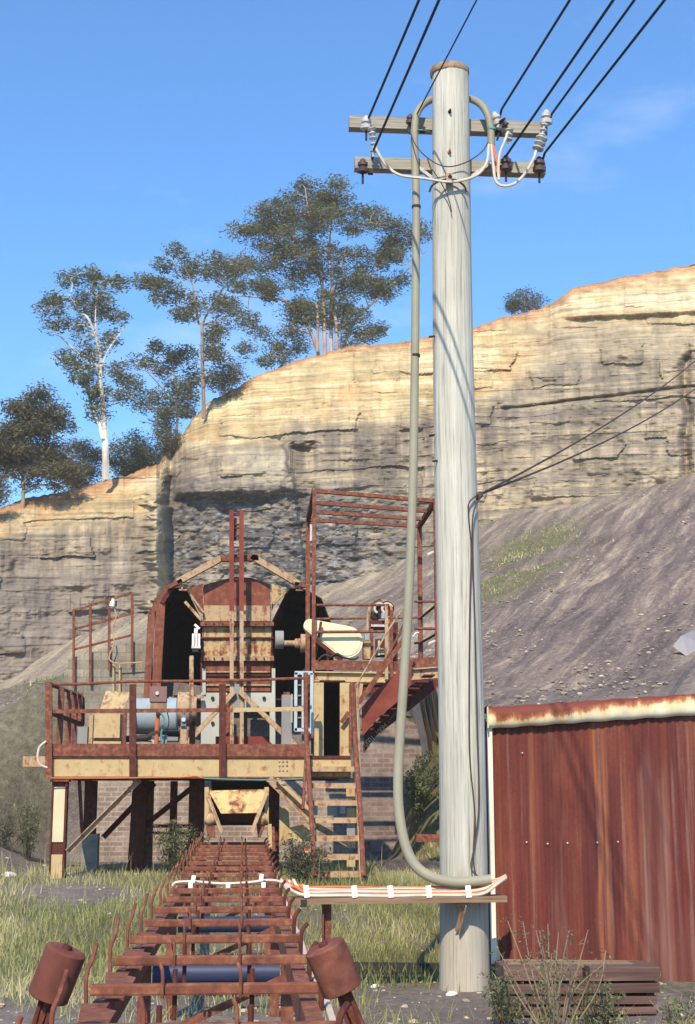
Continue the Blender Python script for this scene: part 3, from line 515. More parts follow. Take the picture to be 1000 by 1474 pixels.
tree('gum_tree', 'dark round crowned tree at the left edge of the picture on the quarry rim', 72,
     [[(33, 722, 6), (32, 690, 5), (28, 650, 4), (40, 600, 2.5), (55, 570, 1.5)], [(33, 700, 3), (60, 660, 2.2), (80, 630, 1.3)]],
     [(60, 568, 19, 13), (30, 588, 24, 15), (75, 592, 17, 12), (50, 618, 34, 17), (88, 606, 15, 6), (12, 622, 24, 18), (30, 652, 36, 18), (72, 648, 28, 16), (55, 678, 30, 13), (5, 665, 22, 18), (92, 680, 22, 13), (-25, 640, 25, 30), (45, 600, 24, 14), (85, 660, 20, 14), (20, 640, 30, 16)], leaf_d, bark_b, 'gum trees along the quarry rim', dens=1.5)
for lab, Y, st_, cl in (
    ('low olive bush behind the dark round tree on the quarry rim', 80, [[(118, 705, 3), (116, 670, 2)]], [(112, 640, 16, 12), (125, 655, 24, 14), (105, 670, 22, 14), (130, 680, 24, 14), (110, 690, 24, 12)]),
    ('low bush just right of the white gum trunk on the quarry rim', 82, [[(178, 690, 3), (180, 655, 2)]], [(170, 645, 16, 12), (190, 650, 20, 12), (172, 665, 20, 14), (196, 670, 22, 12), (185, 682, 24, 8)]),
    ('bush with a raised tip between the white gum and the rock shoulder', 84, [[(208, 690, 3), (198, 640, 2), (193, 622, 1)]], [(193, 624, 8, 6), (200, 640, 14, 8), (214, 648, 14, 9), (222, 660, 14, 10), (206, 662, 18, 12), (228, 672, 10, 8)]),
    ('small bush standing in front of the bushy gum beside the rock shoulder', 80, [[(244, 670, 2.5), (246, 635, 1.6)]], [(246, 630, 12, 9), (240, 645, 12, 10), (252, 642, 9, 10), (244, 658, 12, 8)]),
    ('rounded shrub leaning on the rock shoulder right of the slender trunk', 80, [[(322, 566, 2.5), (326, 540, 1.6)]], [(334, 528, 11, 9), (322, 538, 13, 10), (340, 541, 11, 9), (326, 552, 13, 8), (315, 548, 8, 8)]),
    ('small green bush alone on the rim right of the pole', 84, [[(752, 458, 2.5), (753, 440, 1.6)]], [(740, 430, 11, 7), (755, 424, 13, 6), (768, 431, 11, 7), (745, 440, 15, 7), (762, 441, 14, 7), (735, 442, 7, 6)]),
    ('thin scrubby bush at the left picture edge below the dark tree', 70, [[(-8, 735, 2.5), (-4, 700, 1.6)]], [(-6, 690, 10, 12), (-12, 710, 12, 10), (2, 706, 6, 8)])):
    tree('bush', lab, Y, st_, cl, leaf_d if Y < 82 else leaf_b if 'alone' in lab else leaf, bark_b, 'bushes along the quarry rim', size=.17, dens=2.2)

def blades(name, pts, h, w, lean=.7, tlo=0, thi=1):
    n = len(pts); a = rng.uniform(0, 6.28, n); hh = h * rng.uniform(.35, 1.25, n) * (.45 + 1.1 * fbm(pts[:, 0] * .9, pts[:, 1] * .9, 3, 66)); ww = w * rng.uniform(.6, 1.3, n); dx = np.stack([np.cos(a), np.sin(a), 0 * a], -1)
    b = rng.uniform(0, 6.28, n); ln = np.stack([np.cos(b), np.sin(b), 0 * b], -1) * (hh * lean * rng.uniform(0, 1, n) ** .7)[:, None]; up = np.stack([0 * a, 0 * a, hh], -1)
    V = np.stack([pts - dx * ww[:, None] / 2, pts + dx * ww[:, None] / 2, pts + up * .6 + ln * .4 + dx * ww[:, None] * .3, pts + up * .6 + ln * .4 - dx * ww[:, None] * .3, pts + up + ln], 1)
    F = np.array([(0, 1, 2, 3)])[None] + 5 * np.arange(n)[:, None, None]; F2 = np.array([(3, 2, 4, 4)])[None] + 5 * np.arange(n)[:, None, None]
    t = np.clip(fbm(pts[:, 0] * .7, pts[:, 1] * .7, 3, 77) * 1.6 - .3 + rng.normal(0, .2, n), tlo, thi)
    Vt = V.reshape(-1, 3); tri = np.concatenate([np.stack([F[..., 0], F[..., 1], F[..., 2]], -1), np.stack([F[..., 0], F[..., 2], F[..., 3]], -1), np.stack([F2[..., 0], F2[..., 1], F2[..., 2]], -1)]).reshape(-1, 3)
    return npmesh(name, Vt, tri, grass_m, dict(tint=('FLOAT', np.repeat(t, 5))))
n = 100000; bx = rng.uniform(-7.5, 3.3, n); by = 11.5 + 12.5 * rng.uniform(0, 1, n) ** .9; g = grassy_at(bx, by)
uu = 350 + bx / by * 2088; keep = (rng.uniform(0, 1, n) < g) & (uu > -150) & (uu < 760) & ~((bx > -.62) & (bx < .34) & (rng.uniform(0, 1, n) < .6)) & ~((np.abs(by - 21.6) < 1.5) & (rng.uniform(0, 1, n) < .5) & (bx > -2.9) & (bx < 1.6))
bx, by = bx[keep], by[keep]
tag(blades('grass', np.c_[bx, by, ground_h(bx, by)], .12, .012), 'yellow green grass growing over the yard around the conveyor', 'grass', None, 'stuff')
n = 6500; bx = rng.uniform(-3.4, 3.8, n); by = rng.uniform(7.6, 13.2, n); k = fbm(bx * 1.2, by * 1.2, 3, 44) + .16 * (by < 11.0) * (bx > .45); keep = (k > .60) & ~((bx > -.6) & (bx < .35) & (by < 9))
bx, by = bx[keep], by[keep]
tag(blades('weeds', np.c_[bx, by, ground_h(bx, by)], .15, .010, 1.0, .25, 1), 'sparse dry weeds on the bare coal dirt in the foreground', 'weeds', None, 'stuff')
n = 30000; by = rng.uniform(21.5, 66, n); bx = rng.uniform(-14, 22, n); keep = rng.uniform(0, 1, n) < patch_at(bx, by); bx, by = bx[keep], by[keep]
tag(blades('grass', np.c_[bx, by, ground_h(bx, by)], .13, .05), 'thin grass patches growing on the scree below the rock face', 'grass', None, 'stuff')
n = 1200; bx = rng.uniform(-5.5, 3.0, n); by = rng.uniform(12.5, 21.5, n); k = fbm(bx * .8, by * .8, 3, 48); keep = (k > .56) & ((bx < -.7) | (bx > .5)); bx, by = bx[keep], by[keep]
tag(blades('weeds', np.c_[bx, by, ground_h(bx, by)], .36, .010, .45, .55, 1), 'taller straw coloured stalks standing in the yard grass', 'weeds', None, 'stuff')
twig_m = plain('pale dry twig', (.26, .19, .13), .85)
def weed(label, u, v, Y, h, spread, ns, lm, size=.035, per=9, name='shrub', cat='shrub', group=None, bare=0):
    b = P(u, v, Y); b.z = float(ground_h(b.x, b.y)); root = thing(name, label, cat, b, group); mb = MB(); Cs = []; As = []
    for i in range(ns):
        a = random.uniform(0, 6.28); r = spread * random.uniform(.15, 1); tip = b + Vector((math.cos(a) * r, math.sin(a) * r * .7, h * random.uniform(.55, 1.05)))
        s0 = b + Vector((math.cos(a) * r * .15, math.sin(a) * r * .15, -.02)); mid = s0 * .5 + tip * .5 + Vector((random.uniform(-.2, .2) * r, random.uniform(-.2, .2) * r, .06 * h)); cp = curve([s0, mid, tip], 4)
        mb.tube(cp, list(np.linspace(.007, .003, len(cp))), 5)
        if random.random() >= bare:
            for q in cp[2:]:
                for _ in range(2): Cs.append(np.array(q) + rng.normal(0, size * .8, 3)); As.append((size * 1.1, size * 1.1, size * .9))
    mb.build('stem', twig_m if bare else thin_m, root)
    V, t = leaves(np.array(Cs), np.array(As), per, size, 1); npmesh('foliage', V, np.arange(len(V)).reshape(-1, 4), lm, dict(tint=('FLOAT', t)), origin=tuple(b), parent=root); return root
weed('twiggy foreground bush with small leaves in front of the timber stack', 800, 1472, 10.1, .74, .42, 24, leaf_g, .032, 5, 'bush', 'bush', bare=.3)
weed('low leafy weed at the foot of the timber stack, right of the twiggy bush', 868, 1466, 10.2, .36, .24, 12, leaf_g, .036, 5, 'weed', 'weed', 'weeds by the shed')
weed('low leafy weed beside the left end of the timber stack', 722, 1455, 10.6, .32, .25, 10, leaf_g, .04, 5, 'weed', 'weed', 'weeds by the shed')
weed('dry weed at the bottom right corner of the picture', 965, 1468, 10.3, .25, .35, 14, leaf_g, .04, 4, 'weed', 'weed', 'weeds by the shed', .4)
weed('leafy green shrub growing under the stairs beside the conveyor', 428, 1255, 19.0, .62, .36, 18, leaf_b, .06, 7)
weed('dark green creeper growing under the platform left of the conveyor end', 262, 1225, 20.2, .75, .42, 20, leaf, .06, 8)
weed('green shrub against the brick wall between the stairs and the pole', 605, 1215, 24.6, 1.0, .40, 22, leaf_g, .07, 7)
weed('small green plant on the bank left of the platform corner', 46, 1085, 24.0, .9, .22, 12, leaf_g, .06, 5)
weed('tuft of rank weeds on the bank at the left picture edge', 10, 1120, 24.0, .5, .5, 14, leaf_b, .05, 6)
weed('green weed growing at the near end of the conveyor, under its frames', 300, 1420, 9.2, .25, .25, 10, leaf_g, .04, 5)
# ------------------------------------------------------------------ loading station: walls
def wallpts(L_, Y, y2=None): return [P(u, v, Y) for u, v in L_]
mb = MB(); mb.prism(wallpts([(98, 1110), (98, 948), (150, 934), (218, 918), (218, 1110)], 26.0), (0, .32, 0))
tag(mb.build('block_wall', block), 'stained concrete block retaining wall under the pipe fence', 'wall', None, 'thing')
mb = MB(); mb.prism(wallpts([(132, 1290), (132, 1111), (510, 1111), (510, 1290)], 26.03), (0, .32, 0))
tag(mb.build('brick_wall', brick), 'sunlit weathered brick wall behind the legs of the steel platform', 'wall', None, 'thing')
mb = MB(); mb.prism(wallpts([(511, 1290), (511, 990), (560, 1000), (580, 1034), (606, 1046), (610, 1290)], 26.0), (0, .35, 0))
tag(mb.build('brick_wall', brick_d), 'sooty purple brick wall right of the stairs', 'wall', None, 'thing')
pp = [P(u, v, 25.9) + Vector((0, 0, .05)) for u, v in ((604, 1046), (610, 1040), (616, 1036), (622, 1033), (629, 1031))]
for q in pp:
    mb = MB(); mb.lathe(q - Vector((.05, 0, 0)), q + Vector((.05, 0, .02)), [(0, 0), (.1, .045), (.6, .05), (1, 0)][0:1] + [(0.02, .1), (.05, .4), (.04, .85), (.005, 1)], 7)
    tag(mb.build('rock', whcab), 'whitish stone in the row along the bank top beside the sooty brick wall', 'stone', 'row of whitish stones')

# ------------------------------------------------------------------ lower steel platform
F = 20.5; B = 23.3
def up(u, v, Y=F): return P(u, v, Y)
zt = Z(1089, F, 250); zb = Z(1120, F, 250); xl, xr = X(70, F), X(505, F)
plat = thing('steel_platform', 'rusty steel platform with cream front beam and pipe handrail over the conveyor end', 'platform', (X(280, F), F, float(ground_h(X(280, F), F))))
h = zt - zb
bo = MB().box(((xl + xr) / 2, F + .09, (zt + zb) / 2 - .004), (xr - xl, .16, h - .05)).build('front_beam', cream, plat)
for u_ in (402, 407, 413):
    for v_ in (1096, 1102, 1109): q = P(u_, v_, F + .01); MB().lathe(q, q - Vector((0, .016, 0)), [(0, .015), (.7, .015), (1, .008)], 7).build('bolt', tan, bo)
MB().box(((xl + xr) / 2, F + .09, zt - .014), (xr - xl, .2, .022)).build('flange', rust_dark, bo); MB().box(((xl + xr) / 2, F + .09, zb + .008), (xr - xl, .21, .022)).build('flange', rust, bo)
m = MB()
for k in range(int((xr - xl) / .12)):
    pass
m.box(((xl + xr) / 2, (F + B) / 2 + .1, zt + .012), (xr - xl, B - F - .1, .02)); m.build('deck', rust_dark, plat)
MB().bar((xl, B, (zt + zb) / 2), (xr, B, (zt + zb) / 2), .15, h).build('rear_beam', rust_dark, plat)
MB().bar((xl + .05, F + .25, (zt + zb) / 2), (xl + .05, B - .08, (zt + zb) / 2), .1, h * .95).build('side_beam', rust_dark, plat)
zk = Z(1071, F, 250)
MB().box(((xl + X(441, F)) / 2, F - .012, (zt + .004 + zk) / 2), (X(441, F) - xl, .012, zk - zt)).build('toe_board', rust, plat)
for u, v0, v1 in ((70, 982, 1121), (191, 985, 1122), (320, 985, 1120)):
    MB().chan(P(u, v1, F - .06), P(u, v0, F - .06), .095, .05, .01, up=(0, 1, 0)).build('handrail_post', rust_dark if u > 100 else rust, plat)
MB().tube(curve([P(69, 985, F - .02), P(130, 984, F - .02), P(191, 981, F - .02), P(320, 980, F - .02), P(441, 976, F - .02)], 5), .021, 8).build('top_rail', rust, plat)
MB().bar(P(72, 1024, F - .03), P(335, 1022, F - .03), .03, .055).build('middle_rail', rust, plat)
MB().bar(P(336, 1022, F - .032), P(440, 1020.5, F - .032), .03, .06).build('middle_rail', cream, plat)
m = MB(); m.tube(curve([P(70, 985, F + .05), P(98, 995, 22), P(117, 1003, B - .1), P(119.5, 1010, B), P(119.5, 1042, B)], 4), .026, 8); m.build('side_rail', rust_dark, plat)
MB().bar(P(72, 1026, F), P(119, 1043, B - .05), .05, .055).build('side_rail', rust_dark, plat)
for u, Y in ((82, 21.2), (94, 22.0), (103, 22.6), (110, 23.05)):
    MB().bar((X(u, Y), Y, zt), (X(u, Y), Y, Z(986 + (u - 70) * .3, Y, u)), .085, .05, (0, 1, 0)).build('handrail_post', rust, plat)
def leg(u0, u1, Y, v1, mat, kind='i', v0=None, tilt=0):
    xa, xb = X(u0, Y), X(u1, Y); x = (xa + xb) / 2; w = xb - xa; g = float(ground_h(x, Y)) - .15; t = (zb - .01) if v0 is None else Z(v0, Y, u0)
    m = MB(); m.ibeam((x + tilt, Y, g), (x, Y, t), w, .2, .022, up=(0, 1, 0)) if kind == 'i' else m.bar((x + tilt, Y, g), (x, Y, t), w, .18, (0, 1, 0)); return m.build('leg', mat, plat)
lg = MB(); xa, xb = X(75, 20.6), X(97, 20.6)
xm = (xa + xb) / 2; wd = xb - xa; g0 = float(ground_h(xm, 20.6)) - .15
lg.prof((xm, 20.62, g0), (xm, 20.62, zb - .012), [(-wd / 2, -.1), (-wd / 2 + .025, -.1), (-wd / 2 + .025, -.07), (wd / 2 - .025, -.07), (wd / 2 - .025, -.1), (wd / 2, -.1), (wd / 2, .1), (-wd / 2, .1)], (0, 1, 0))
lo = lg.build('leg', rust_dark, plat)
MB().box((xm, 20.535, (Z(1133, 20.54, 85) + Z(1212, 20.54, 85)) / 2), (wd - .06, .012, Z(1133, 20.54, 85) - Z(1212, 20.54, 85))).build('web_panel', cream_clean, lo)
MB().box((xm, 20.535, (Z(1230, 20.54, 85) + g0) / 2), (wd - .06, .012, Z(1230, 20.54, 85) - g0)).build('web_panel', rusty('peeling cream leg paint', (.12, .06, .04), (.24, .15, .10), (.33, .24, .17), CREAM, .5, 4), lo)
MB().box((xm, 20.6, zb - .035), (wd + .05, .24, .03)).build('cap_plate', rust, lo)
leg(191, 213, 22.2, 1230, rust_dark, 'i', None, -.05); leg(272, 294, 21.8, 1230, rust_dark); leg(386, 402, 21.4, 1230, rust_dark); leg(210, 221, 22.9, 1220, rust, 'b'); leg(245, 255, 23.2, 1200, rust, 'b')
l2 = leg(122, 139, 22.8, 1205, rust_dark, 'i')
q = P(131, 1200, 22.75); g1 = float(ground_h(q.x, 22.75)); MB().box((q.x, 22.75, (g1 - .1 + q.z) / 2), (.24, .3, q.z - g1 + .1)).build('concrete_stub', conc, plat)
MB().angle(P(97, 1226, 20.56), P(201, 1122, 20.56), .075, .075, .012, (0, -1, 0)).build('diagonal_brace', tan, plat)
MB().angle(P(148, 1206, 22.6), P(222, 1128, 22.4), .08, .08, .012, (0, -1, 0)).build('diagonal_brace', rust_dark, plat)
MB().bar(P(206, 1190, 22.3), P(276, 1134, 22.3), .06, .08).build('diagonal_brace', rust_dark, plat)
MB().bar(P(114, 1122, 22.9), P(118, 1200, 22.9), .05, .06).build('diagonal_brace', rust, plat)
m = MB(); m.bar(P(204, 1189, 22.2), P(294, 1189, 22.2), .05, .05); m.bar(P(204, 1199, 22.2), P(294, 1199, 22.2), .05, .04); m.build('cross_tie', rust_dark, plat)
MB().angle(P(387, 1121, 20.45), P(449, 1181, 20.5), .10, .09, .012, (0, -1, 0), -1).build('diagonal_brace', tan, plat)
MB().angle(P(398, 1121, 20.42), P(452, 1171, 20.44), .05, .06, .01, (0, -1, 0), -1).build('diagonal_brace', cream, plat)
MB().angle(P(449, 1185, 20.9), P(505, 1217, 21.0), .09, .08, .012, (0, -1, 0), -1).build('diagonal_brace', tan, plat)
# stub box sticking out on the left
m = MB(); a = P(35, 1089, 22.6); b = P(70, 1104, 22.6); m.box(((a.x + b.x) / 2, 22.6, (a.z + b.z) / 2), (b.x - a.x, .3, a.z - b.z)); m.build('bracket_box', tan, plat)
tag(MB().tube(curve([P(66, 1067, F - .1), P(57, 1075, F - .12), P(54, 1088, F - .12), P(57, 1100, F - .1), P(68, 1105, F - .08)], 5), .016, 7).build('cable', whcab), 'cream cable looping round the left end of the platform beam', 'cable')
tag(MB().tube(curve([P(72, 1119, F - .14), P(85, 1120, F - .12), P(160, 1120, F - .12), P(260, 1118.5, F - .12), P(280, 1117, F - .12), P(292, 1120, F - .12)], 5), .009, 6).build('cable', oran), 'thin orange cable clipped along the lower edge of the platform beam', 'cable')
tag(MB().tube(curve([P(293, 1120.5, F - .14), P(340, 1122, F - .14), P(382, 1122.5, F - .14), P(440, 1121, F - .14)], 5), .009, 6).build('cable', teal), 'green blue wire along the lower edge of the platform beam, right of the orange one', 'cable')

# ------------------------------------------------------------------ stairs to the lower platform
tv = [1107, 1131, 1156, 1181, 1207, 1234, 1259]
st = thing('steel_stairs', 'steep rusty steel stairs with open treads up to the lower platform', 'stairs', (X(480, 19.2), 19.2, float(ground_h(X(480, 19.2), 19.2))))
sY = lambda i: 20.35 - i * .20
for i, v in enumerate(tv):
    Y = sY(i); m = MB(); a = X(446 + i * 1.2, Y); b = X(512 + i * .8, Y); z = Z(v, Y, 480)
    m.bar((a, Y, z), (b, Y, z), .02, .07); m.bar((a, Y + .125, z + .03), (b, Y + .125, z + .03), .23, .012); m.build('tread', tan, st)
for s, u0, u1 in ((-1, 444, 455), (1, 513, 521)):
    q0 = P(u1, 1268, sY(7)); q0.z = float(ground_h(q0.x, q0.y)) - .1; q1 = P(u0, 1098, sY(0) + .1)
    MB().chan(q0 + Vector((0, .06, 0)), q1 + Vector((0, .06, 0)), .20, .05, .01, (1, 0, 0)).build('stringer', rust if s < 0 else tan, st)
def rod(L_, r, mat, name, par): return MB().tube(curve(L_, 4), r, 7).build(name, mat, par)
rod([P(440, 968, 20.3), P(441, 1060, 20.25), P(449, 1190, 19.4), P(453, 1262, 18.95)], .034, rust, 'handrail', st)
rod([P(441, 1075, 20.2), P(438, 1130, 19.9), P(436, 1165, 19.7)], .022, rust, 'handrail', st)
rod([P(507, 982, 20.2), P(512, 1085, 20.15), P(518, 1160, 19.6), P(523, 1262, 18.95)], .036, rust, 'handrail', st)
rod([P(513, 985, 20.3), P(517, 1120, 20.25)], .03, tan, 'handrail', st)
m = MB(); m.bar(P(498, 1136, 20.6), P(511, 1136, 20.6), .02, .2); m.build('backing_plate', cream, st)
for v in (1142, 1172, 1194, 1212, 1241): MB().box(P(505, v, 20.75), (.12, .02, .17)).build('backing_plate', cream if v < 1180 or v > 1205 else grey_dull, st)
# things below the platform between conveyor and stairs
m = MB(); m.prism(wallpts([(402, 1211), (402, 1160), (415, 1163), (417, 1192), (440, 1185), (455, 1193), (455, 1211)], 20.9), (0, .25, 0)); tag(m.build('hopper_base', cream), 'cream painted steel footing between the conveyor end and the stairs', 'footing')
for u_, Y_, d_, lab in ((449, 21.3, (.16, .1, .2), 'grey box in the shade left of the middle stair treads'), (478, 21.6, (.14, .1, .22), 'largest grey box in the shade behind the middle stair treads'), (493, 21.5, (.08, .06, .16), 'narrow grey box in the shade behind the right end of the stair treads')):
    tag(MB().box(P(u_, 1163, Y_), d_).build('junction_box', grey_paint), lab, 'box', 'grey boxes behind the stairs')
t = thing('striped_rail', 'short white and orange striped rail seen through the lower stairs', 'rail', P(436, 1226, 20.2)); a, b = P(427, 1227, 20.2), P(459, 1227, 20.2)
MB().bar(a, b, .03, .03).build('lower_bar', white_m, t); MB().bar(a + Vector((0, 0, .033)), b + Vector((0, 0, .033)), .03, .03).build('upper_bar', oran, t)

# ------------------------------------------------------------------ upper platform, cage frame and its cabin
UF = 22.0
upp = thing('steel_cage', 'tall rusty steel cage frame on the upper platform, right of the loading bin', 'frame', (X(540, UF), UF, Z(985, UF, 540)))
ua, ub = X(452, UF), X(632, UF)
for Yk, da in ((UF, 0), (24.35, .0)):
    pass
MB().ibeam(P(452, 974, UF), P(576, 976, UF), .14, S(15, UF), .02).build('front_beam', cream, upp)
MB().ibeam(P(576, 972, UF + .02), P(634, 968, UF + .02), .14, S(17, UF), .02).build('front_beam', tan, upp)
MB().bar(P(452, 957, UF - .03), P(574, 959, UF - .03), .012, S(14, UF)).build('toe_board', rust, upp); MB().bar(P(576, 955, UF - .028), P(634, 952, UF - .028), .012, S(14, UF)).build('toe_board', rust, upp)
zd = Z(966, UF, 540); m = MB()
for k in range(4): m.box(((ua + ub) / 2, 22.35 + k * .55, zd - .02), (ub - ua, .05, .05))
m.build('deck_grating', rust_dark, upp); MB().ibeam((ua, 24.3, zd - .1), (ub, 24.3, zd - .1), .1, .16, .015).build('rear_beam', rust_dark, upp)
corner = dict(fl=(452, 706, UF), fr=(627, 721, UF), bl=(443.5, 748, 24.35), br=(603.5, 757, 24.35))
for k, vb in (('fl', 1085), ('fr', 962), ('bl', 985), ('br', 955)):
    u, v, Y = corner[k]; top = P(u, v, Y); MB().angle(Vector((top.x, Y, Z(vb, Y, u))), top, .075 if k != 'fl' else .06, .075, .012, (0, 1, 0), 1 if k[1] == 'l' else -1, 1).build('corner_post', rust, upp)
for i, t_ in enumerate((0, .38, .7, 1)):
    a = P(*corner['fl']).lerp(P(*corner['bl']), t_); b = P(*corner['fr']).lerp(P(*corner['br']), t_); MB().angle(a, b, .07, .07, .012, (0, 0, 1)).build('roof_bar', rust, upp)
for k1, k2 in (('fl', 'bl'), ('fr', 'br')): MB().angle(P(*corner[k1]), P(*corner[k2]), .07, .08, .012).build('roof_side_bar', rust_dark, upp)
for a, b, r_ in (((455, 871, UF), (560, 871, UF), .022), ((455, 891, 24.3), (606, 889, 24.3), .02), ((452, 910, UF), (556, 909, UF), .024), ((596, 866, UF), (629, 866, UF), .02), ((596, 905, UF), (629, 905, UF), .024), ((596, 926, 24.3), (606, 925, 24.3), .022)):
    MB().tube([P(*a), P(*b)], r_, 7).build('rail', rust, upp)
for a, b in (((606, 889, 24.3), (629, 870, UF)), ((606, 925, 24.3), (629, 912, UF))): MB().tube([P(*a), P(*b)], .022, 7).build('rail', rust_dark, upp)
for u in (556, 563): MB().bar(P(u, 978, UF - .1), P(u, 870 + (u - 556) * 1.2, UF - .1), .05, .06, (0, 1, 0)).build('gate_post', tan if u == 556 else rust, upp)
MB().bar(P(569, 962, UF + .3), P(569, 896, UF + .3), .07, .07, (0, 1, 0)).build('gate_post', rust_dark, upp)
MB().bar(P(447, 985, UF + .3), P(462, 895, UF), .04, .05, (0, 1, 0)).build('gate_post', rust, upp)
MB().bar(P(453, 920, UF - .02), P(492, 951, UF - .02), .03, .06).build('diagonal_brace', rust_dark, upp)
MB().box(P(447.5, 767, 23.4), (.04, .06, .28)).build('white_tag', porc, upp)
cab = thing('doorway_frame', 'cream steel columns framing a dark doorway under the upper platform', 'doorway', (X(480, 21.7), 21.7, zt))
for u0, u1 in ((451, 465), (489, 503)):
    a, b = X(u0, 21.75), X(u1, 21.75); x = (a + b) / 2; zc = Z(983, 21.75, 480); MB().chan((x, 21.75, zt + .02), (x, 21.75, zc), b - a, .1, .012, (0, 1, 0)).build('column', cream, cab)
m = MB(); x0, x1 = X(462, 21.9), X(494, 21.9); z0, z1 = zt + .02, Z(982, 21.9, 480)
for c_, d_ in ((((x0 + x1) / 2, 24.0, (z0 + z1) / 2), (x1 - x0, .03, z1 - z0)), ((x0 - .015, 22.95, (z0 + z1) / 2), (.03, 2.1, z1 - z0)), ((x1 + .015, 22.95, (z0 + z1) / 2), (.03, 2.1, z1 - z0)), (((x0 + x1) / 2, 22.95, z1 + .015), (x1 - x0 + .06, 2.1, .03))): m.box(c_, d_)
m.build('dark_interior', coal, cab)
MB().bar(P(491, 1040, 21.6), P(502, 1025, 21.6), .02, .06).build('bracket', rust, cab)
rod([P(505, 985, 21.3), P(504, 1084, 21.2)], .025, rust, 'pipe', cab); rod([P(512, 985, 21.3), P(513, 1110, 21.0)], .03, tan, 'pipe', cab)
MB().bar(P(515, 1030, 21.4), P(520, 984, 21.4), .05, .05).build('bracket', tan, cab)
# diagonal stair between the platforms
ds = thing('steel_stairs', 'slanting rusty stair channel with pale stencilled letters climbing to the upper platform', 'stairs', P(520, 1075, 21.2))
def slab(L_, Y, d): return MB().prism(wallpts(L_, Y), (0, d, 0))
slab([(521, 1056), (521, 1018), (535, 1000), (573, 966), (592, 950), (592, 985), (570, 1012), (545, 1032), (524, 1057)], 21.3, .05).build('near_stringer', rust_red, ds)
far_s = slab([(523, 1077), (524, 1055), (545, 1036), (575, 1002), (628, 976), (636, 984), (590, 1022), (540, 1060), (524, 1084)], 21.75, .05).build('far_stringer', rust_dark, ds)  # dark colour stands in for the shadow under the near stringer
for i in range(9):
    q = P(528 + i * 11, 1050 - i * 9.6, 21.52); MB().box(q, (.16, .40, .02)).build('tread', rust_dark, ds)
MB().tube(curve([P(512, 1018, 21.2), P(540, 975, 21.2), P(575, 912, 21.2), P(588, 880, 21.2)], 4), .02, 7).build('handrail', rust, ds)
MB().bar(P(516, 1012, 21.1), P(592, 905, 21.1), .03, .07).build('handrail', rust, ds)
MB().tube([P(512, 988, 21.0), P(560, 905, 21.0), P(583, 872, 21.0)], .014, 6).build('handrail', tan, ds)
def text(s, a, b, hgt, mat, parent, name='lettering'):
    cu = bpy.data.curves.new(name, 'FONT'); cu.body = s; cu.size = 1; cu.extrude = .012; tmp = bpy.data.objects.new(name, cu); me = bpy.data.meshes.new_from_object(tmp)
    bpy.data.objects.remove(tmp); xs = [v.co.x for v in me.vertices]; w = max(xs) - min(xs); Lx = (b - a).length; d = (b - a).normalized(); n = Vector((0, -1, 0)); upv = d.cross(n) * -1
    upv = n.cross(d) if n.cross(d).z > 0 else d.cross(n); x0 = min(xs); w0 = Vector(parent.location)
    if parent.parent: w0 += parent.parent.location
    for v in me.vertices:
        q = a + d * ((v.co.x - x0) / w * Lx) + upv * (v.co.y * hgt / .7) + n * (v.co.z + .004); v.co = q - w0
    me.materials.append(mat); o = bpy.data.objects.new(name, me); COL.objects.link(o); o.parent = parent; return o
letter_m = plain('faded yellow lettering', (.48, .36, .20), .8, .3, 30)
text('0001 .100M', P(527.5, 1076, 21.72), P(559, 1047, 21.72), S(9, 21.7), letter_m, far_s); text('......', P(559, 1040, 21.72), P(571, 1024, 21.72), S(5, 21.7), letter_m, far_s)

# ------------------------------------------------------------------ loading bin
BY = 25.8
bn = thing('loading_bin', 'tall rust red steel coal bin with banded front plates behind the platform', 'bin', (X(342, BY), BY, Z(1075, BY)))
def plate(L_, Y, d, mat, name, par=bn): return slab(L_, Y, d).build(name, mat, par)
plate([(293, 871), (293, 842), (318, 835), (340, 830), (362, 832), (389, 841), (389, 871)], BY, .05, brown, 'head_plate')
plate([(293, 871.3), (389, 871.3), (389, 894), (293, 894)], BY, .05, tan, 'front_plate')
plate([(288, 895), (394, 895), (394, 901), (288, 901)], BY - .12, .3, rust, 'flange_bar')
plate([(291, 901.3), (391, 901.3), (390, 917), (291, 917)], BY, .05, cream_worn, 'front_plate')
plate([(288, 917), (394, 917), (394, 919), (288, 919)], BY - .05, .2, rust_dark, 'flange_bar')
plate([(292, 919.2), (390, 919.2), (390, 944), (292, 944)], BY, .05, rusty('patchy rust with cream', (.12, .03, .02), (.22, .06, .03), (.33, .12, .06), CREAM, .26, 10), 'front_plate')
plate([(289, 944), (394, 944), (394, 951), (289, 951)], BY - .1, .3, tan, 'flange_bar')
plate([(293, 951.2), (389, 951.2), (389, 995), (293, 995)], BY, .05, brown, 'front_plate')
for v in (966, 971, 985): plate([(296, v), (389, v), (389, v + 2), (296, v + 2)], BY - .04, .035, tan if v != 971 else rust_dark, 'batten')
for v_ in (898, 947.5):
    for u_ in range(296, 392, 12):
        q = P(u_, v_, BY - .12); MB().lathe(q, q - Vector((0, .02, 0)), [(0, .016), (.7, .016), (1, .009)], 7).build('bolt', rust_dark, bn)
for u in (291, 391): plate([(u, 962), (u + 5, 962), (u + 5, 1000), (u, 1000)], BY - .08, .07, grey_paint, 'corner_strap')
m = MB(); pts = wallpts([(292, 870), (292, 996), (390, 996), (390, 870)], BY + .06); m.prism(pts, (0, 2.4, 0)); m.build('bin_body', rust_dark, bn)
plate([(289, 997), (327, 997), (327, 1074), (289, 1074)], BY - .05, .05, grey_paint, 'side_plate'); plate([(352, 997), (388, 997), (388, 1024), (352, 1024)], BY - .05, .05, grey_paint, 'side_plate')
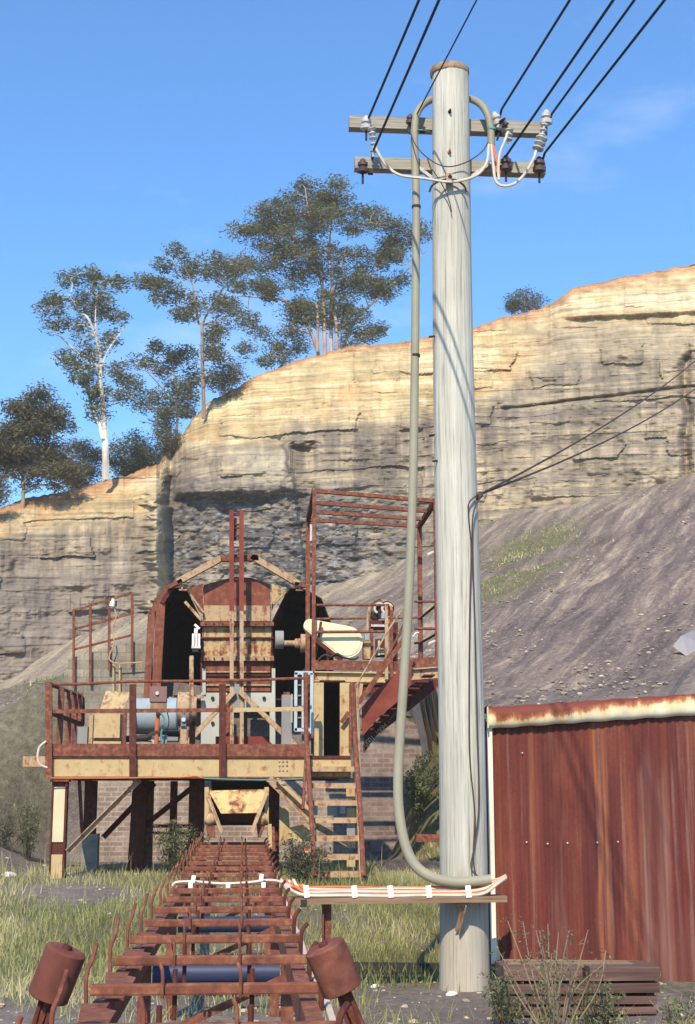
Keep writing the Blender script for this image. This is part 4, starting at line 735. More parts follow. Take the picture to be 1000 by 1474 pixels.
plate([(388, 997), (396, 997), (396, 1074), (388, 1074)], BY - .1, .06, grey_paint, 'side_plate'); plate([(352, 1024), (388, 1024), (388, 1074), (352, 1074)], BY + .7, .05, coal, 'dark_opening'); plate([(310, 1060), (388, 1060), (388, 1076), (310, 1076)], BY - .3, .05, rust_red, 'apron_plate')
plate([(318, 1000), (330, 1000), (330, 1074), (318, 1074)], BY - .12, .06, rust, 'side_plate')
for u, v in ((306, 1005), (306, 1041), (380, 1005)): MB().lathe(P(u, v, BY - .05), P(u, v, BY - .09), [(0.02, 0), (.035, .2), (.03, 1)][::1] and [(0, .035), (1, .03)], 8).build('bolt', black_iron, bn)
# side housings: dark steel chambers left and right of the bin
def housing(front, label):
    hs = thing('steel_housing', label, 'housing', (sum(P(*q, BY).x for q in front) / len(front), BY, Z(max(q[1] for q in front), BY)))
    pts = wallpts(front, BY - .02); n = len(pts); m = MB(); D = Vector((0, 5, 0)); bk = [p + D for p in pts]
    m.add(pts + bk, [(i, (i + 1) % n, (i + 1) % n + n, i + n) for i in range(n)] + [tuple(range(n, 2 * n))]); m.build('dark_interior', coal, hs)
    for dy in (.9, 2.2):
        for i in range(n): MB().bar(pts[i] + Vector((0, dy, 0)) + (sum(pts, Vector()) / n - pts[i]) * .05, pts[(i + 1) % n] + Vector((0, dy, 0)) + (sum(pts, Vector()) / n - pts[(i + 1) % n]) * .05, .08, .05, (0, 1, 0)).build('inner_rib', rust_dark, hs)
    c = sum(pts, Vector()) / n; out = [p + (p - c).normalized() * .018 for p in pts]; m = MB(); ob = [p + D + Vector((0, .06, 0)) for p in out]
    m.add(out + ob, [(i, (i + 1) % n, (i + 1) % n + n, i + n) for i in range(n)] + [tuple(range(n, 2 * n))]); k = len(m.v); m.add(pts + out, [(i, (i + 1) % n, (i + 1) % n + n, i + n) for i in range(n)]); m.build('casing', rust_dark, hs); return hs
hl = housing([(232, 1006), (221, 985), (224, 872), (243, 846), (267, 847), (291.5, 897), (291.5, 1006)], 'dark steel chamber with sloping roof plates on the left of the coal bin')
hr = housing([(392, 1006), (392, 895), (415, 848), (433, 846), (462, 862), (479, 905), (479, 1006)], 'dark steel chamber with sloping roof plates on the right of the coal bin')
for hs, L1, L2 in ((hl, [(211, 1010), (218, 880)], [(224, 1008), (231.5, 868)]),):
    for (a, b), w in ((L1, .12), (L2, .16)): MB().chan(P(*a, BY - .15), P(*b, BY - .15), w, .1, .014, (0, 1, 0)).build('column', brown, hs)
    MB().bar(P(216, 884, BY - .15), P(243, 843, BY - .1), .12, .1).build('roof_edge', rust, hs)
    MB().bar(P(233, 868, BY - .2), P(246, 848, BY - .2), .08, .08).build('roof_edge', rust_dark, hs)
MB().bar(P(268, 848, BY - .08), P(293, 882, BY - .08), .1, .03).build('roof_edge', tan, hl); MB().bar(P(266, 866, BY - .1), P(290, 893, BY - .1), .04, .05).build('roof_edge', cream_worn, hl)
MB().bar(P(416, 848, BY - .08), P(393, 870, BY - .08), .1, .03).build('roof_edge', tan, hr)
for par, L_ in ((hl, [(270, 848), (292, 840), (292, 884), (286, 880)]), (hr, [(391, 840), (411, 850), (397, 862), (391, 880)])): slab(L_, BY + .5, .05).build('hopper_side', rust if par is hl else cream_worn, par)
for u0, u1, par in ((258, 268, hl), (428, 437, hr)): m = MB(); m.box(P((u0 + u1) / 2 if par is hl else 431, 849.5, BY - .25), (.14, .1, .025)); m.box(P(262 if par is hl else 431, 845, BY - .25), (.025, .1, .09)); m.build('bracket', tan, par)
MB().chan(P(275.5, 1008, BY - .3), P(275.5, 944, BY - .3), .075, .06, .01, (0, 1, 0)).build('column', tan, hl); MB().bar(P(243, 1006, BY - .2), P(293, 1002, BY - .2), .1, .06).build('sill_beam', tan, hl)
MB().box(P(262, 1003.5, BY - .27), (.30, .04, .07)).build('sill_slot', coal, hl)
# A frame roof beams
af = thing('roof_beams', 'rusty gable beams spanning above the coal bin between the two chambers', 'roof frame', P(342, 845, BY - .3))
MB().bar(P(255, 838, BY - .3), P(318, 804, BY - .3), .13, .11).build('rafter', tan, af); MB().bar(P(318, 804, BY - .3), P(372, 803, BY - .3), .13, .11).build('ridge_piece', rust, af); MB().bar(P(362, 801, BY - .3), P(430, 841, BY - .3), .13, .11).build('rafter', tan, af)
MB().bar(P(241, 846, BY - .3), P(262, 836, BY - .3), .13, .07).build('end_plate', rust, af); MB().bar(P(424, 841, BY - .3), P(440, 843, BY - .3), .13, .07).build('end_plate', rust, af)
# twin mast
MY = 25.2
tm = thing('twin_mast', 'pair of tall steel channel masts standing in front of the coal bin', 'mast', P(341, 1074, MY))
for u0, u1, ut in ((329.5, 337, 333), (344, 351, 347)):
    x = (u0 + u1) / 2; MB().chan(P(x, 880, MY), P(x, 735, MY), S(6.8, MY), .09, .012, (0, 1, 0)).build('mast', rust_red, tm); MB().chan(P(x + .4, 1074, MY), P(x, 880, MY), S(5.6, MY), .09, .012, (0, 1, 0)).build('mast', tan, tm)
for v in (741, 755, 760, 772, 788, 806, 834): MB().box(P(340.5, v, MY + .04), (.1, .04, .03 if v not in (741, 806) else .05)).build('rung', rust_dark, tm)
MB().box(P(338.6, 762, MY + .07), (.05, .02, .42)).build('web_strip', rust_dark, tm)
for a, b in (((337, 995), (265, 1074)), ((345, 995), (426, 1074))): MB().angle(P(*a, MY - .1), P(*b, MY - .1), .09, .09, .014, (0, -1, 0), 1 if b[0] < 300 else -1).build('diagonal_brace', tan, tm)
for u in (333, 347): m = MB(); m.box(P(u, 982, MY - .08), (.08, .04, .05)); m.build('clamp', black_iron, tm)
MB().box(P(341, 1005, MY - .02), (.13, .03, .5)).build('gusset_plate', grey_dull, tm)

# ------------------------------------------------------------------ machines and boxes on the platform
DY = 21.6
def tz(v, Y, u=200): return Z(v, Y, u)
yc = thing('cabinet', 'weathered cream steel cabinet with open rusty lid at the left of the platform', 'cabinet', (X(154, DY), DY, zt + .02))
def bx(u0, u1, v0, v1, Y, d, mat, name, par=None, rot=None):
    a, b = P(u0, v1, Y), P(u1, v0, Y); m = MB(); m.box(((a.x + b.x) / 2, Y + d / 2, (a.z + b.z) / 2), (b.x - a.x, d, b.z - a.z), rot); return m.build(name, mat, par)
bx(135, 173, 1027, 1062, DY, .5, cream_worn if 0 else cream, 'body', yc); bx(134, 174, 1063, 1065, DY - .02, .5, rust_dark, 'base_gap', yc); bx(134, 174, 1066, 1073, DY, .5, cream, 'plinth', yc)
m = MB(); m.prism([P(143, 1025, DY), P(176, 1025, DY), P(187, 999, DY + .35), P(152, 997, DY + .35)], (0, .03, .03)); m.build('lid', rusty('rusty lid with cream', (.13, .045, .03), (.24, .11, .07), (.36, .2, .12), CREAM, .36, 8), yc)
bx(127, 134, 1029, 1073, DY + .1, .12, tan, 'side_post', yc)
tag(bx(109, 126, 1046, 1074, DY + .2, .3, grey_dull, 'tin_bin'), 'small dark grey bin between the side rail and the cream cabinet', 'bin')
bx(175, 182, 1024, 1074, DY, .1, rust, 'hinge_post', yc)
tk = thing('machine_housing', 'pale blue rounded machine housing on the platform behind the orange pipe', 'machine', (X(226, 22.4), 22.4, zt + .02))
m = MB(); prof_ = []
a, b = P(192, 1031, 22.6), P(256, 1031, 22.6); r_ = S(26, 22.6)
m.lathe(a, b, [(0, r_ * .90), (.03, r_), (.97, r_), (1, r_ * .9)], 20); m.build('drum', pale_blue, tk); MB().lathe(a + (b - a) * .80, a + (b - a) * .97, [(0, r_ * 1.03), (1, r_ * 1.03)], 20).build('band', pale_blue, tk)
bx(203, 256, 1058, 1066, 22.5, .5, grey_dull, 'cradle', tk); bx(186, 203, 1005, 1040, 22.5, .4, pale_blue, 'end_box', tk)
MB().lathe(P(256, 1020, 22.6), P(283, 1020, 22.6), [(0, .26), (.6, .26), (.75, .2), (1, .18)], 16).build('gear_casing', tan, tk)
MB().tube(curve([P(176, 1064, 22.1), P(210, 1062, 22.1), P(225, 1056, 22.1), P(262, 1056, 22.1)], 4), .05, 8).build('suction_pipe', black_iron, tk)
jb = thing('switch_post', 'dull mauve switch box on an orange pipe post behind the platform rail', 'switch', (X(225, 21.2), 21.2, zt + .02))
bx(215, 240, 988, 1010, 21.2, .2, mauve, 'box', jb); bx(216, 239, 1010, 1021, 21.22, .16, rusty('tan box bottom', (.2, .1, .06), (.3, .17, .1), (.4, .25, .15), None), 'lower_box', jb); MB().lathe(P(226, 998, 21.2), P(226, 998, 21.17), [(0, .03), (1, .025)], 8).build('badge', galv, jb)
MB().tube([P(228, 1018, 21.25), P(226, 1045, 21.25), P(224.5, 1074, 21.25)], .032, 8).build('pipe', orange_p, jb); MB().box(P(229, 1027, 21.2), (.09, .06, .05)).build('clamp', black_iron, jb)
bx(218, 222, 1059, 1073, 21.3, .1, grey_paint, 'foot', jb); bx(232, 240, 1058, 1073, 21.3, .12, pale_blue, 'foot', jb)
tag(MB().tube(curve([P(231, 1026, 21.15), P(236, 1035, 21.15), P(232, 1055, 21.15), P(233, 1073, 21.15)], 4), .014, 6).build('cable', teal), 'teal cable hanging beside the orange pipe post', 'cable')
tag(MB().tube(curve([P(240, 1022, 21.2), P(243, 1040, 21.2), P(238, 1058, 21.2), P(237, 1073, 21.2)], 4), .008, 6).build('cable', wire_m), 'thin black cable hanging below the mauve switch box', 'cable')
pb = thing('push_button', 'small blue grey push button box on a tan stand on the platform', 'switch', (X(264, 21.4), 21.4, zt + .02))
bx(260, 268, 1029, 1045, 21.4, .1, rusty('dark blue grey box', (.05, .05, .06), (.09, .1, .12), (.13, .15, .18), (.16, .21, .26), .8), 'box', pb); m = MB(); m.lathe(P(264, 1036, 21.4), P(264, 1036, 21.36), [(0, .035), (1, .03)], 10); m.build('button', galv, pb)
bx(259, 271, 1046, 1073, 21.45, .08, tan, 'stand', pb)
tag(bx(272, 281, 1028, 1073, 22.9, .2, rust, 'steel_post'), 'rusty upright behind the push button stand', 'post')
gc = thing('grey_cabinet', 'narrow grey steel cabinet standing right of the coal bin', 'cabinet', (X(411, 23), 23, zt + .02)); bx(405, 420, 1000, 1073, 23, .3, grey_dull, 'body', gc); bx(408, 417, 996, 1000, 23.05, .2, rust, 'top_cap', gc); bx(419, 421, 999, 1040, 22.98, .05, grey_paint, 'door_edge', gc)
bf = thing('window_frame', 'pale blue grey steel frame with two slots leaning behind the right end of the handrail', 'frame', (X(437, 20.9), 20.9, Z(1056, 20.9, 437)))
for q in ((423, 428, 968, 1052), (446, 451, 969, 1056), (424, 450, 966, 971), (424, 446, 1048, 1053), (434, 438.5, 971, 1049)): bx(*q, 20.9, .06, blue_frame, 'bar', bf)
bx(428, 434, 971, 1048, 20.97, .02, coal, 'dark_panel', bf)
for v in (985, 1000, 1016, 1032): bx(428, 434, v, v + 2, 20.94, .02, grey_dull, 'louvre', bf)
tag(MB().tube([P(447, 968, 20.95), P(430, 972, 20.9), P(446, 955, 20.95)], .008, 5).build('wire', thin_m), 'thin wire at the top of the pale blue grey frame', 'wire')
fl = thing('floodlight', 'white floodlight hung in the dark chamber left of the coal bin', 'light', P(281, 918, BY - .4))
bx(276, 288, 912, 931, BY - .4, .18, white_m, 'lamp_body', fl); bx(275.5, 288.5, 929, 933, BY - .42, .2, galv, 'rim', fl); m = MB(); m.box(P(280, 921, BY - .42), (.015, .02, .20)); m.box(P(284, 921, BY - .42), (.015, .02, .20)); m.build('louvre', tan, fl)
MB().box(P(282, 908, BY - .35), (.06, .1, .08)).build('cap', white_m, fl); MB().bar(P(280, 899, BY - .3), P(287, 905, BY - .3), .05, .04).build('bracket', white_m, fl); MB().box(P(281, 936, BY - .35), (.1, .1, .06)).build('socket', black_iron, fl)
tag(MB().tube(curve([P(282, 938, BY - .3), P(291, 941, BY - .3), P(290, 950, BY - .25)], 4), .02, 6).build('cable', black_iron), 'short black cable under the white floodlight', 'cable')
sh = thing('drive_shaft', 'tan drive shaft with a round flange in the dark chamber right of the bin', 'shaft', P(425, 927, 24.6))
a, b = P(409, 926, 24.6), P(441, 926, 24.6); MB().lathe(a, b, [(0, .05), (.45, .05), (.5, .085), (.72, .085), (.74, .16), (.95, .16), (1, .12)], 14).build('shaft', tan, sh); MB().lathe(P(396, 921, 24.8), P(408, 921, 24.8), [(0, .16), (1, .16)], 12).build('coupling', grey_dull, sh)
gd = thing('belt_guard', 'cream white tapered belt guard lying along the upper platform', 'guard', P(480, 950, 21.8))
def capsule(p0, r0, p1, r1, n=12):
    d = Vector((p1[0] - p0[0], -(p1[1] - p0[1]))); Ld = d.length; a = math.atan2(d.y, d.x); k = math.acos((r0 - r1) / Ld); out = []
    for c_, r_, s_, e_ in ((p0, r0, a + k, a + 2 * math.pi - k), (p1, r1, a - k, a + k)):
        for i in range(n + 1):
            t = s_ + (e_ - s_) * i / n; out.append((c_[0] + r_ * math.cos(t), c_[1] - r_ * math.sin(t)))
    return out
gy_ = 22.12
slab(capsule((446, 900), 9, (499, 924), 23), gy_, .2).build('casing', rusty('cream white guard paint', (.3, .14, .06), (.5, .32, .16), (.7, .56, .34), (.84, .76, .52), .93, 4), gd); slab(capsule((446, 900), 7, (499, 924), 20), gy_ - .012, .014).build('cover_plate', rusty('cream white plate paint', (.3, .14, .06), (.5, .32, .16), (.7, .56, .34), (.82, .73, .48), .9, 4), gd)
mo = thing('winch_motor', 'cluster of dark winch drums and pale hoses on the upper platform rail', 'winch', P(550, 905, 22.6))
for u, v, r_ in ((545, 876, .10), (557, 876, .12), (540, 886, .09)): MB().lathe(P(u, v, 22.5), P(u, v, 22.95), [(0, r_ * .5), (.05, r_), (.9, r_), (1, r_ * .6)], 12).build('drum', black_iron, mo)
for u, v in ((546, 876), (557, 876)):
    MB().tube([P(u + 7 * math.cos(t), v - 7 * math.sin(t), 22.45) for t in np.linspace(.3, 4.2, 12)], .022, 6).build('hose', whcab, mo)
bx(532, 562, 893, 904, 22.5, .3, rust_dark, 'bed', mo); bx(534, 560, 899, 902, 22.45, .05, porc, 'bed_strip', mo); rod([P(533, 870, 22.5), P(530, 890, 22.5), P(529, 908, 22.5)], .03, tan, 'hose', mo); rod([P(562, 872, 22.4), P(565, 888, 22.4), P(556, 900, 22.4)], .02, oran, 'hose', mo)
bx(549, 556, 882, 890, 22.42, .1, pale_blue, 'valve', mo); rod([P(533, 880, 22.6), P(537, 868, 22.6), P(548, 861, 22.6)], .014, rust, 'hoop', mo)
sb = thing('control_box', 'tan and blue control box beside the belt guard on the upper platform', 'control box', P(528, 945, 22.2)); bx(523, 533, 922, 948, 22.2, .2, cream_worn, 'body', sb); bx(525, 531, 913, 921, 22.2, .15, pale_blue, 'top_box', sb); bx(533, 537, 905, 948, 22.25, .06, rust, 'post', sb)
sb2 = thing('control_box', 'small pale box in the corner between the handrail posts of the upper platform', 'control box', P(550, 945, 22.3)); bx(548, 553, 933, 942, 22.3, .1, cream, 'body', sb2); bx(540, 556, 920, 946, 22.4, .04, rust_dark, 'back_plate', sb2); bx(544, 547, 922, 943, 22.3, .05, grey_paint, 'post', sb2)
tag(MB().tube(curve([P(u, v, 21.95) for u, v in ((458, 950), (466, 943), (476, 945), (484, 941), (494, 946), (508, 949), (516, 946))], 4), .016, 6).build('hose', black_iron), 'dark hose coiled under the cream belt guard', 'hose')
tag(MB().tube([P(594, 917, 22.2), P(599, 911, 22.2), P(603, 911, 22.2)], .02, 6).build('pipe_elbow', galv), 'small pale pipe elbow behind the grey conduit on the upper rail', 'pipe')

# ------------------------------------------------------------------ chute over the conveyor end
ch = thing('coal_chute', 'rusty steel coal chute with slanting side arms above the conveyor end', 'chute', P(343, 1200, 20.6))
CY = 20.35
m = MB(); m.prism([P(301, 1140, CY + .05), P(386, 1138, CY + .05), P(374, 1170, CY - .12), P(318, 1171, CY - .12)], (0, .03, .02)); m.build('front_plate', rusty('chute rust and cream', (.12, .03, .02), (.20, .055, .03), (.33, .16, .07), (.62, .45, .2), .36, 7), ch)
m = MB(); m.prism([P(318, 1171, CY - .11), P(374, 1170, CY - .11), P(366, 1183, CY + .3), P(324, 1184, CY + .3)], (0, .02, .02)); m.build('lip_plate', rust_dark, ch)
for a, b in (((297, 1140), (319, 1198)), ((385, 1138), (362, 1198))): MB().angle(P(*a, CY - .1), P(*b, CY - .2), .05, .05, .01, (0, -1, 0)).build('side_arm', tan, ch)
for u in (297.5, 383.5): MB().bar(P(u, 1133, CY + .02), P(u, 1186, CY + .02), .06, .06, (0, 1, 0)).build('side_post', cream, ch)
for u, s in ((303, 1), (376, -1)):
    m = MB(); m.lathe(P(u - 5 * s, 1177, CY), P(u + 8 * s, 1181, CY - .05), [(0, .09), (.5, .10), (1, .05)], 12); m.build('roller_boss', cream_worn, ch); m = MB(); m.prism(wallpts([(u - 7, 1187), (u + 6, 1187), (u + 4 * s + 3, 1206), (u - 5, 1206)], CY - .05), (0, .1, 0)); m.build('side_cheek', rust, ch)
MB().bar(P(388, 1186, CY), P(389, 1222, CY), .05, .05, (0, 1, 0)).build('support_leg', cream, ch); MB().bar(P(393, 1190, CY), P(394, 1225, CY), .04, .05, (0, 1, 0)).build('support_leg', rust, ch)
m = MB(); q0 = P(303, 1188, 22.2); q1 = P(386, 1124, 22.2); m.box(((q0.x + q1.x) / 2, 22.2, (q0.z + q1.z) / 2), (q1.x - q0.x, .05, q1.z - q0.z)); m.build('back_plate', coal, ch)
# ------------------------------------------------------------------ conveyor frame
rust_cv = rusty('dusty rusted steel', (.085, .03, .02), (.19, .064, .038), (.38, .175, .09), scale=18)
def ztop(Y): return .88 + .10 * max(0, (Y - 12) / 9)
cv = thing('conveyor_frame', 'long rusty conveyor frame of cross bars running from the foreground to the coal chute', 'conveyor', (-.14, 12, 0))
cxl, cxr = -.555, .285
ends = [(3.4, ztop(3.4)), (12, ztop(12)), (20.9, ztop(20.9))]
for x, s in ((cxl + .02, 1), (cxr - .02, -1)):
    m = MB()
    for (a, za), (b, zb_) in zip(ends, ends[1:]): m.chan((x, a, za - .115), (x, b, zb_ - .115), .065, .13, .012, (0, 0, 1), -s)
    m.build('stringer', rust_cv, cv)
for i in range(18):
    Y = 3.78 + i * 1.0; z = ztop(Y)
    if Y > 20.9: break
    fr = MB(); fr.prof((cxl - .02, Y, z), (cxr + .02, Y, z), [(-.02, -.021), (.02, -.021), (.023, -.014), (.023, .014), (.014, .021), (-.014, .021), (-.023, .014), (-.023, -.014)]); fo = fr.build('idler_frame', rust_cv, cv)
    jt = [random.uniform(-.02, .02) for _ in range(6)]
    MB().tube(curve([(cxl - .03, Y - .03, z - .09), (cxl - .035, Y - .03, z + .05), (cxl - .03 + .012, Y + .0, z + .11), (cxl - .0 + jt[0] * .5, Y + .05, z + .175 + jt[1])], 4), [.0085] * 13, 7).build('bracket_rod', rust, fo)
    for k, fx_ in enumerate((.30, .655)):
        x = cxl + (cxr - cxl) * fx_ + jt[2 + k] * .3
        MB().tube(curve([(x, Y - .035, z - .03), (x, Y - .035, z + .06), (x - .012, Y - .01, z + .095)], 4), .007, 7).build('bracket_rod', rust, fo)
        MB().tube([(x + .045, Y + .035, z + .07), (x + .045, Y + .035, z - .12)], .010, 6).build('bracket_rod', rust_dark, fo)
    MB().tube(curve([(cxr + .025, Y - .03, z - .08), (cxr + .03, Y - .03, z + .03), (cxr + .06, Y + .02, z + .07)], 4), .012, 7).build('bracket_rod', rust_dark, fo)
    if i in (1, 2, 3, 4): m = MB(); m.prism([(cxl + .03, Y + .05, z - .055), (cxl + .10, Y + .10, z - .055), (cxl + .10, Y + .75, z - .055), (cxl - .02, Y + .95, z - .055), (cxl - .05, Y + .95, z - .055)], (0, 0, .012)); m.build('side_gusset', rust_cv, fo)
for Y in (5.2, 8.2, 11.2, 14.2, 17.2, 20.2):
    for x in (cxl + .03, cxr - .03):
        g = float(ground_h(x, Y)) - .1; MB().angle((x, Y, g), (x, Y, ztop(Y) - .15), .07, .07, .01, (0, 1, 0)).build('leg', rust, cv)
    MB().bar((cxl + .05, Y, .30 + .4 * float(ground_h(0, Y))), (cxr - .05, Y, ztop(Y) - .25), .02, .04).build('cross_brace', rust, cv)
for Y in (8.6, 11.85):
    MB().lathe((cxl + .05, Y, .615), (cxr - .06, Y, .615), [(0, .03), (.001, .062), (.999, .062), (1, .03)], 18).build('return_roller', blue_roll, cv)
    for x in (cxl + .03, cxr - .035): MB().bar((x, Y, .55), (x, Y, ztop(Y) - .15), .015, .05, (0, 1, 0)).build('roller_hanger', rust, cv)
tag(MB().tube(curve([(cxr + .06, Y, ztop(Y) - .10 + .02 * math.sin(Y * 2.3)) for Y in np.arange(4.2, 20.6, .9)], 4), .016, 7).build('cable', whcab), 'pale cable running along the right side of the conveyor frame', 'cable')
tag(MB().tube(curve([(cxr + .10 + .01 * math.sin(Y * 3), Y, ztop(Y) - .17 + .025 * math.sin(Y * 1.7 + 1)) for Y in np.arange(5.0, 12.3, .8)], 4), .013, 7).build('cable', oran), 'orange brown cable below the pale one on the right side of the conveyor', 'cable')
rust_drum = rusty('scuffed rusty drum', (.09, .03, .022), (.165, .05, .033), (.30, .125, .075), scale=11, rough=.75)
def guide(u0, v0, u1, v1, wpx, Y, label, foot):
    a, b = P(u0, v0, Y), P(u1, v1, Y + .02); t = thing('guide_roller', label, 'roller', (foot.x, foot.y, 0), 'rusty guide rollers at the near end of the conveyor'); r_ = S(wpx, Y) / 2 * 1.02
    m = MB(); Lr = (b - a).length; m.lathe(a, b, [(0, r_ * .80), (.012, r_ * .9), (.035, r_), (.965, r_), (.99, r_ * .93), (1, r_ * .6)], 26)
    m.build('drum', rust_drum, t); d = (b - a).normalized(); MB().lathe(a - d * .012, a + d * .005, [(0, r_ * .22), (1, r_ * .25)], 10).build('hub', rust_dark, t)
    MB().chan(b - d * .01, foot, .055, .05, .012, (1, 0, 0)).build('shaft_bracket', rust_dark, t); MB().tube([b, b + d * .16], .022, 8).build('pin', rust, t); return t
guide(96, 1366, 68, 1437, 57, 4.9, 'rusty guide roller drum at the lower left corner of the picture', P(18, 1620, 4.95)).location
guide(466, 1361, 494, 1425, 58, 4.9, 'rusty guide roller drum right of the conveyor, in front of the steel post', P(560, 1640, 4.95)).location
cc_ = thing('cable', 'pale cable with white tags strung across the conveyor frame', 'cable', P(330, 1270, 12.05))
MB().tube(curve([P(u, v, 12.05) for u, v in ((248, 1275), (254, 1270), (280, 1269), (320, 1272), (360, 1270), (385, 1267), (405, 1270), (414, 1282))], 4), .012, 6).build('cord', whcab, cc_)
for u, v, a in ((278, 1265, .2), (274, 1275, 0), (328, 1275, 0), (376, 1263, .1), (379, 1275, 0)): MB().box(P(u, v, 11.98), (S(6, 12), .012, S(10, 12)), Matrix.Rotation(a, 3, 'Y')).build('white_tag', white_m, cc_)

# ------------------------------------------------------------------ pipe fence on the block wall
fn = thing('pipe_fence', 'rusty angle iron fence panel on top of the block wall at the left', 'fence', P(148, 960, 26.05))
for u, v0, v1 in ((106, 877, 990), (130, 869, 985), (157, 861, 965), (190, 853, 962)): MB().bar(P(u, v1, 25.9), P(u, v0, 25.9), .045, .045, (0, 1, 0)).build('post', rust, fn)
for a, b in (((106, 879), (190, 853)), ((106, 906), (190, 883)), ((106, 935), (190, 914))): MB().bar(P(*a, 25.94), P(*b, 25.94), .03, .04).build('rail', rust, fn)
fl2 = thing('lamp', 'small white lamp on the fence post above the block wall', 'light', P(162, 868, 25.8)); MB().lathe(P(161, 873, 25.8), P(163, 862, 25.8), [(0, .05), (.6, .05), (.7, .03), (1, .03)], 10).build('shade', white_m, fl2); MB().box(P(166, 869, 25.82), (.05, .05, .1)).build('bracket', black_iron, fl2)
tag(MB().tube(curve([P(u, v, 25.82) for u, v in ((164, 874), (167, 888), (162, 905), (164, 925), (157, 945), (160, 952), (172, 955), (206, 953))], 5), .012, 6).build('cable', plain('pinkish cable', (.48, .28, .19), .7)), 'pinkish cable hanging from the fence lamp down the block wall', 'cable')
for u, lab in ((163, 'left of two yellowish pipes down the block wall'), (172, 'right of two yellowish pipes down the block wall')): tag(MB().tube([P(u, 955, 25.93), P(u + .5, 1010, 25.93)], .018, 6).build('pipe', cream), lab, 'pipe')
rg = P(120, 1010, 24.4)
# ------------------------------------------------------------------ wooden power pole
PY = 12.72
pb_ = P(668, 1412, PY); pt_ = P(647, 106, PY); pb_.z = float(ground_h(pb_.x, pb_.y)) - .1
pole = thing('power_pole', 'thick silver grey timber power pole with two crossarms', 'pole', (pb_.x, pb_.y, 0))
N = 60; m = MB(); n = 32; vs = []; fs = []
def pr(t): return .214 * (1 - t) + .180 * t + .006 * math.exp(-t * 20)
for i in range(N):
    t = i / (N - 1); c_ = pb_.lerp(pt_, t) + Vector((.012 * math.sin(t * 7), 0, 0)); r_ = pr(t)
    for k in range(n):
        a = 2 * math.pi * k / n; q = r_ * (1 + .035 * (float(vn(k * .7 % 16, t * 2.5, 5)) - .5) + .03 * (float(vn(k * 1.9, t * 1.1, 6)) - .5))
        vs.append(c_ + Vector((q * math.cos(a), q * math.sin(a), 0)))
for i in range(N - 1):
    for k in range(n): fs.append((i * n + k, i * n + (k + 1) % n, (i + 1) * n + (k + 1) % n, (i + 1) * n + k))
m.add(vs, fs, True); m.add(vs[-n:], [tuple(range(n))]); m.build('shaft', pole_m, pole)
m = MB(); m.lathe(pt_ - Vector((0, 0, .03)), pt_ + Vector((0, 0, .045)), [(0, .184), (.15, .192), (.85, .192), (.88, .186), (1, .15)], 28); m.build('cap', tan, pole)
AY = PY + .245
def arm(u0, u1, v0, v1, name='crossarm'):
    zt_, zb_ = Z(v0, AY, 640), Z(v1, AY, 640); a, b = X(u0, AY, 200), X(u1, AY, 200); xa = P(u0, v0, AY).x; xb = P(u1, v0, AY).x
    return MB().box(((xa + xb) / 2, AY, (zt_ + zb_) / 2), (xb - xa, .11, zt_ - zb_)).build(name, arm_m, pole)
arm(502, 783, 174, 191); arm(510, 783, 233, 249)
FYp = PY - .2
def bolt(u, v, r_, Y, mat=black_iron, L_=.05, name='bolt'): q = P(u, v, Y); return MB().lathe(q + Vector((0, .03, 0)), q - Vector((0, L_, 0)), [(0, r_), (.55, r_), (.6, r_ * .6), (1, r_ * .6)], 8).build(name, mat, pole)
bolt(647, 161, .017, FYp + .02); bolt(646.5, 219, .018, FYp + .02, tan)
bolt(646, 259, .035, FYp, black_iron, .07, 'knob'); MB().box(P(646, 256, FYp - .04), (.06, .06, .07)).build('knob_cap', tan, pole)
def pin_ins(u, v, s=1.0, Y=PY + .1, dark=False, tilt=0):
    q = P(u, v, Y); k = MB(); d = Vector((math.sin(tilt), -.1, math.cos(tilt))); a = q - d * .07 * s
    k.lathe(a, a + d * .15 * s, [(0, .022 * s), (.1, .058 * s), (.34, .060 * s), (.38, .036 * s), (.5, .036 * s), (.54, .05 * s), (.74, .048 * s), (.8, .028 * s), (.92, .026 * s), (1, .012 * s)], 14)
    o = k.build('insulator', porc_d if dark else porc, pole); MB().tube([a - d * .10, a + d * .02], .011, 6).build('pin', black_iron, o); return o
pin_ins(527, 178, 1.0); pin_ins(786, 170, 1.05); pin_ins(714, 172, 1.0, tilt=-.3); pin_ins(722, 180, .9, tilt=.3); pin_ins(522, 240, 1.0, PY + .1, True); pin_ins(728, 236, 1.1, PY + .1, True); pin_ins(776, 238, 1.1, PY + .1, True); pin_ins(590, 172, .7, PY + .12, True)
def chain(a, b, nd, r_=.042, dark=False):
    k = MB(); st_ = [];
    for i in range(nd):
        t0 = i / nd; st_ += [(t0 + .02, .012), (t0 + .05 / 1, r_), (t0 + .12, r_ * .95), (t0 + .18, .016)]
    k.lathe(P(*a, PY + .02), P(*b, PY + .02), [(t, r_) for t, r_ in st_] + [(1, .01)], 12); return k.build('strain_insulator', porc_d if dark else porc, pole)
chain((535, 184), (537, 204), 3, .04); chain((538, 206), (537, 226), 2, .035); chain((733, 186), (731, 206), 3, .042); chain((784, 178), (779, 200), 3, .036); chain((780, 198), (772, 219), 3, .06, False); chain((722, 172), (731, 186), 2, .04, True)
for u, v in ((608, 187), (533, 247), (716, 190)): MB().box(P(u, v, PY + .15), (.05, .05, .05)).build('bracket', black_iron, pole)
for (a, b) in (((628, 262), (600, 240)), ((668, 262), (706, 235))):
    MB().bar(P(*a, PY + .16), P(*b, AY - .08), .04, .03).build('arm_brace', porc, pole)
for u, v in ((620, 797), (622, 925)): MB().lathe(P(u + 3, v - 2, PY - .05), P(u - 5, v + 2, PY - .12), [(0, .014), (.6, .017), (1, .012)], 8).build('climbing_peg', whcab, pole)
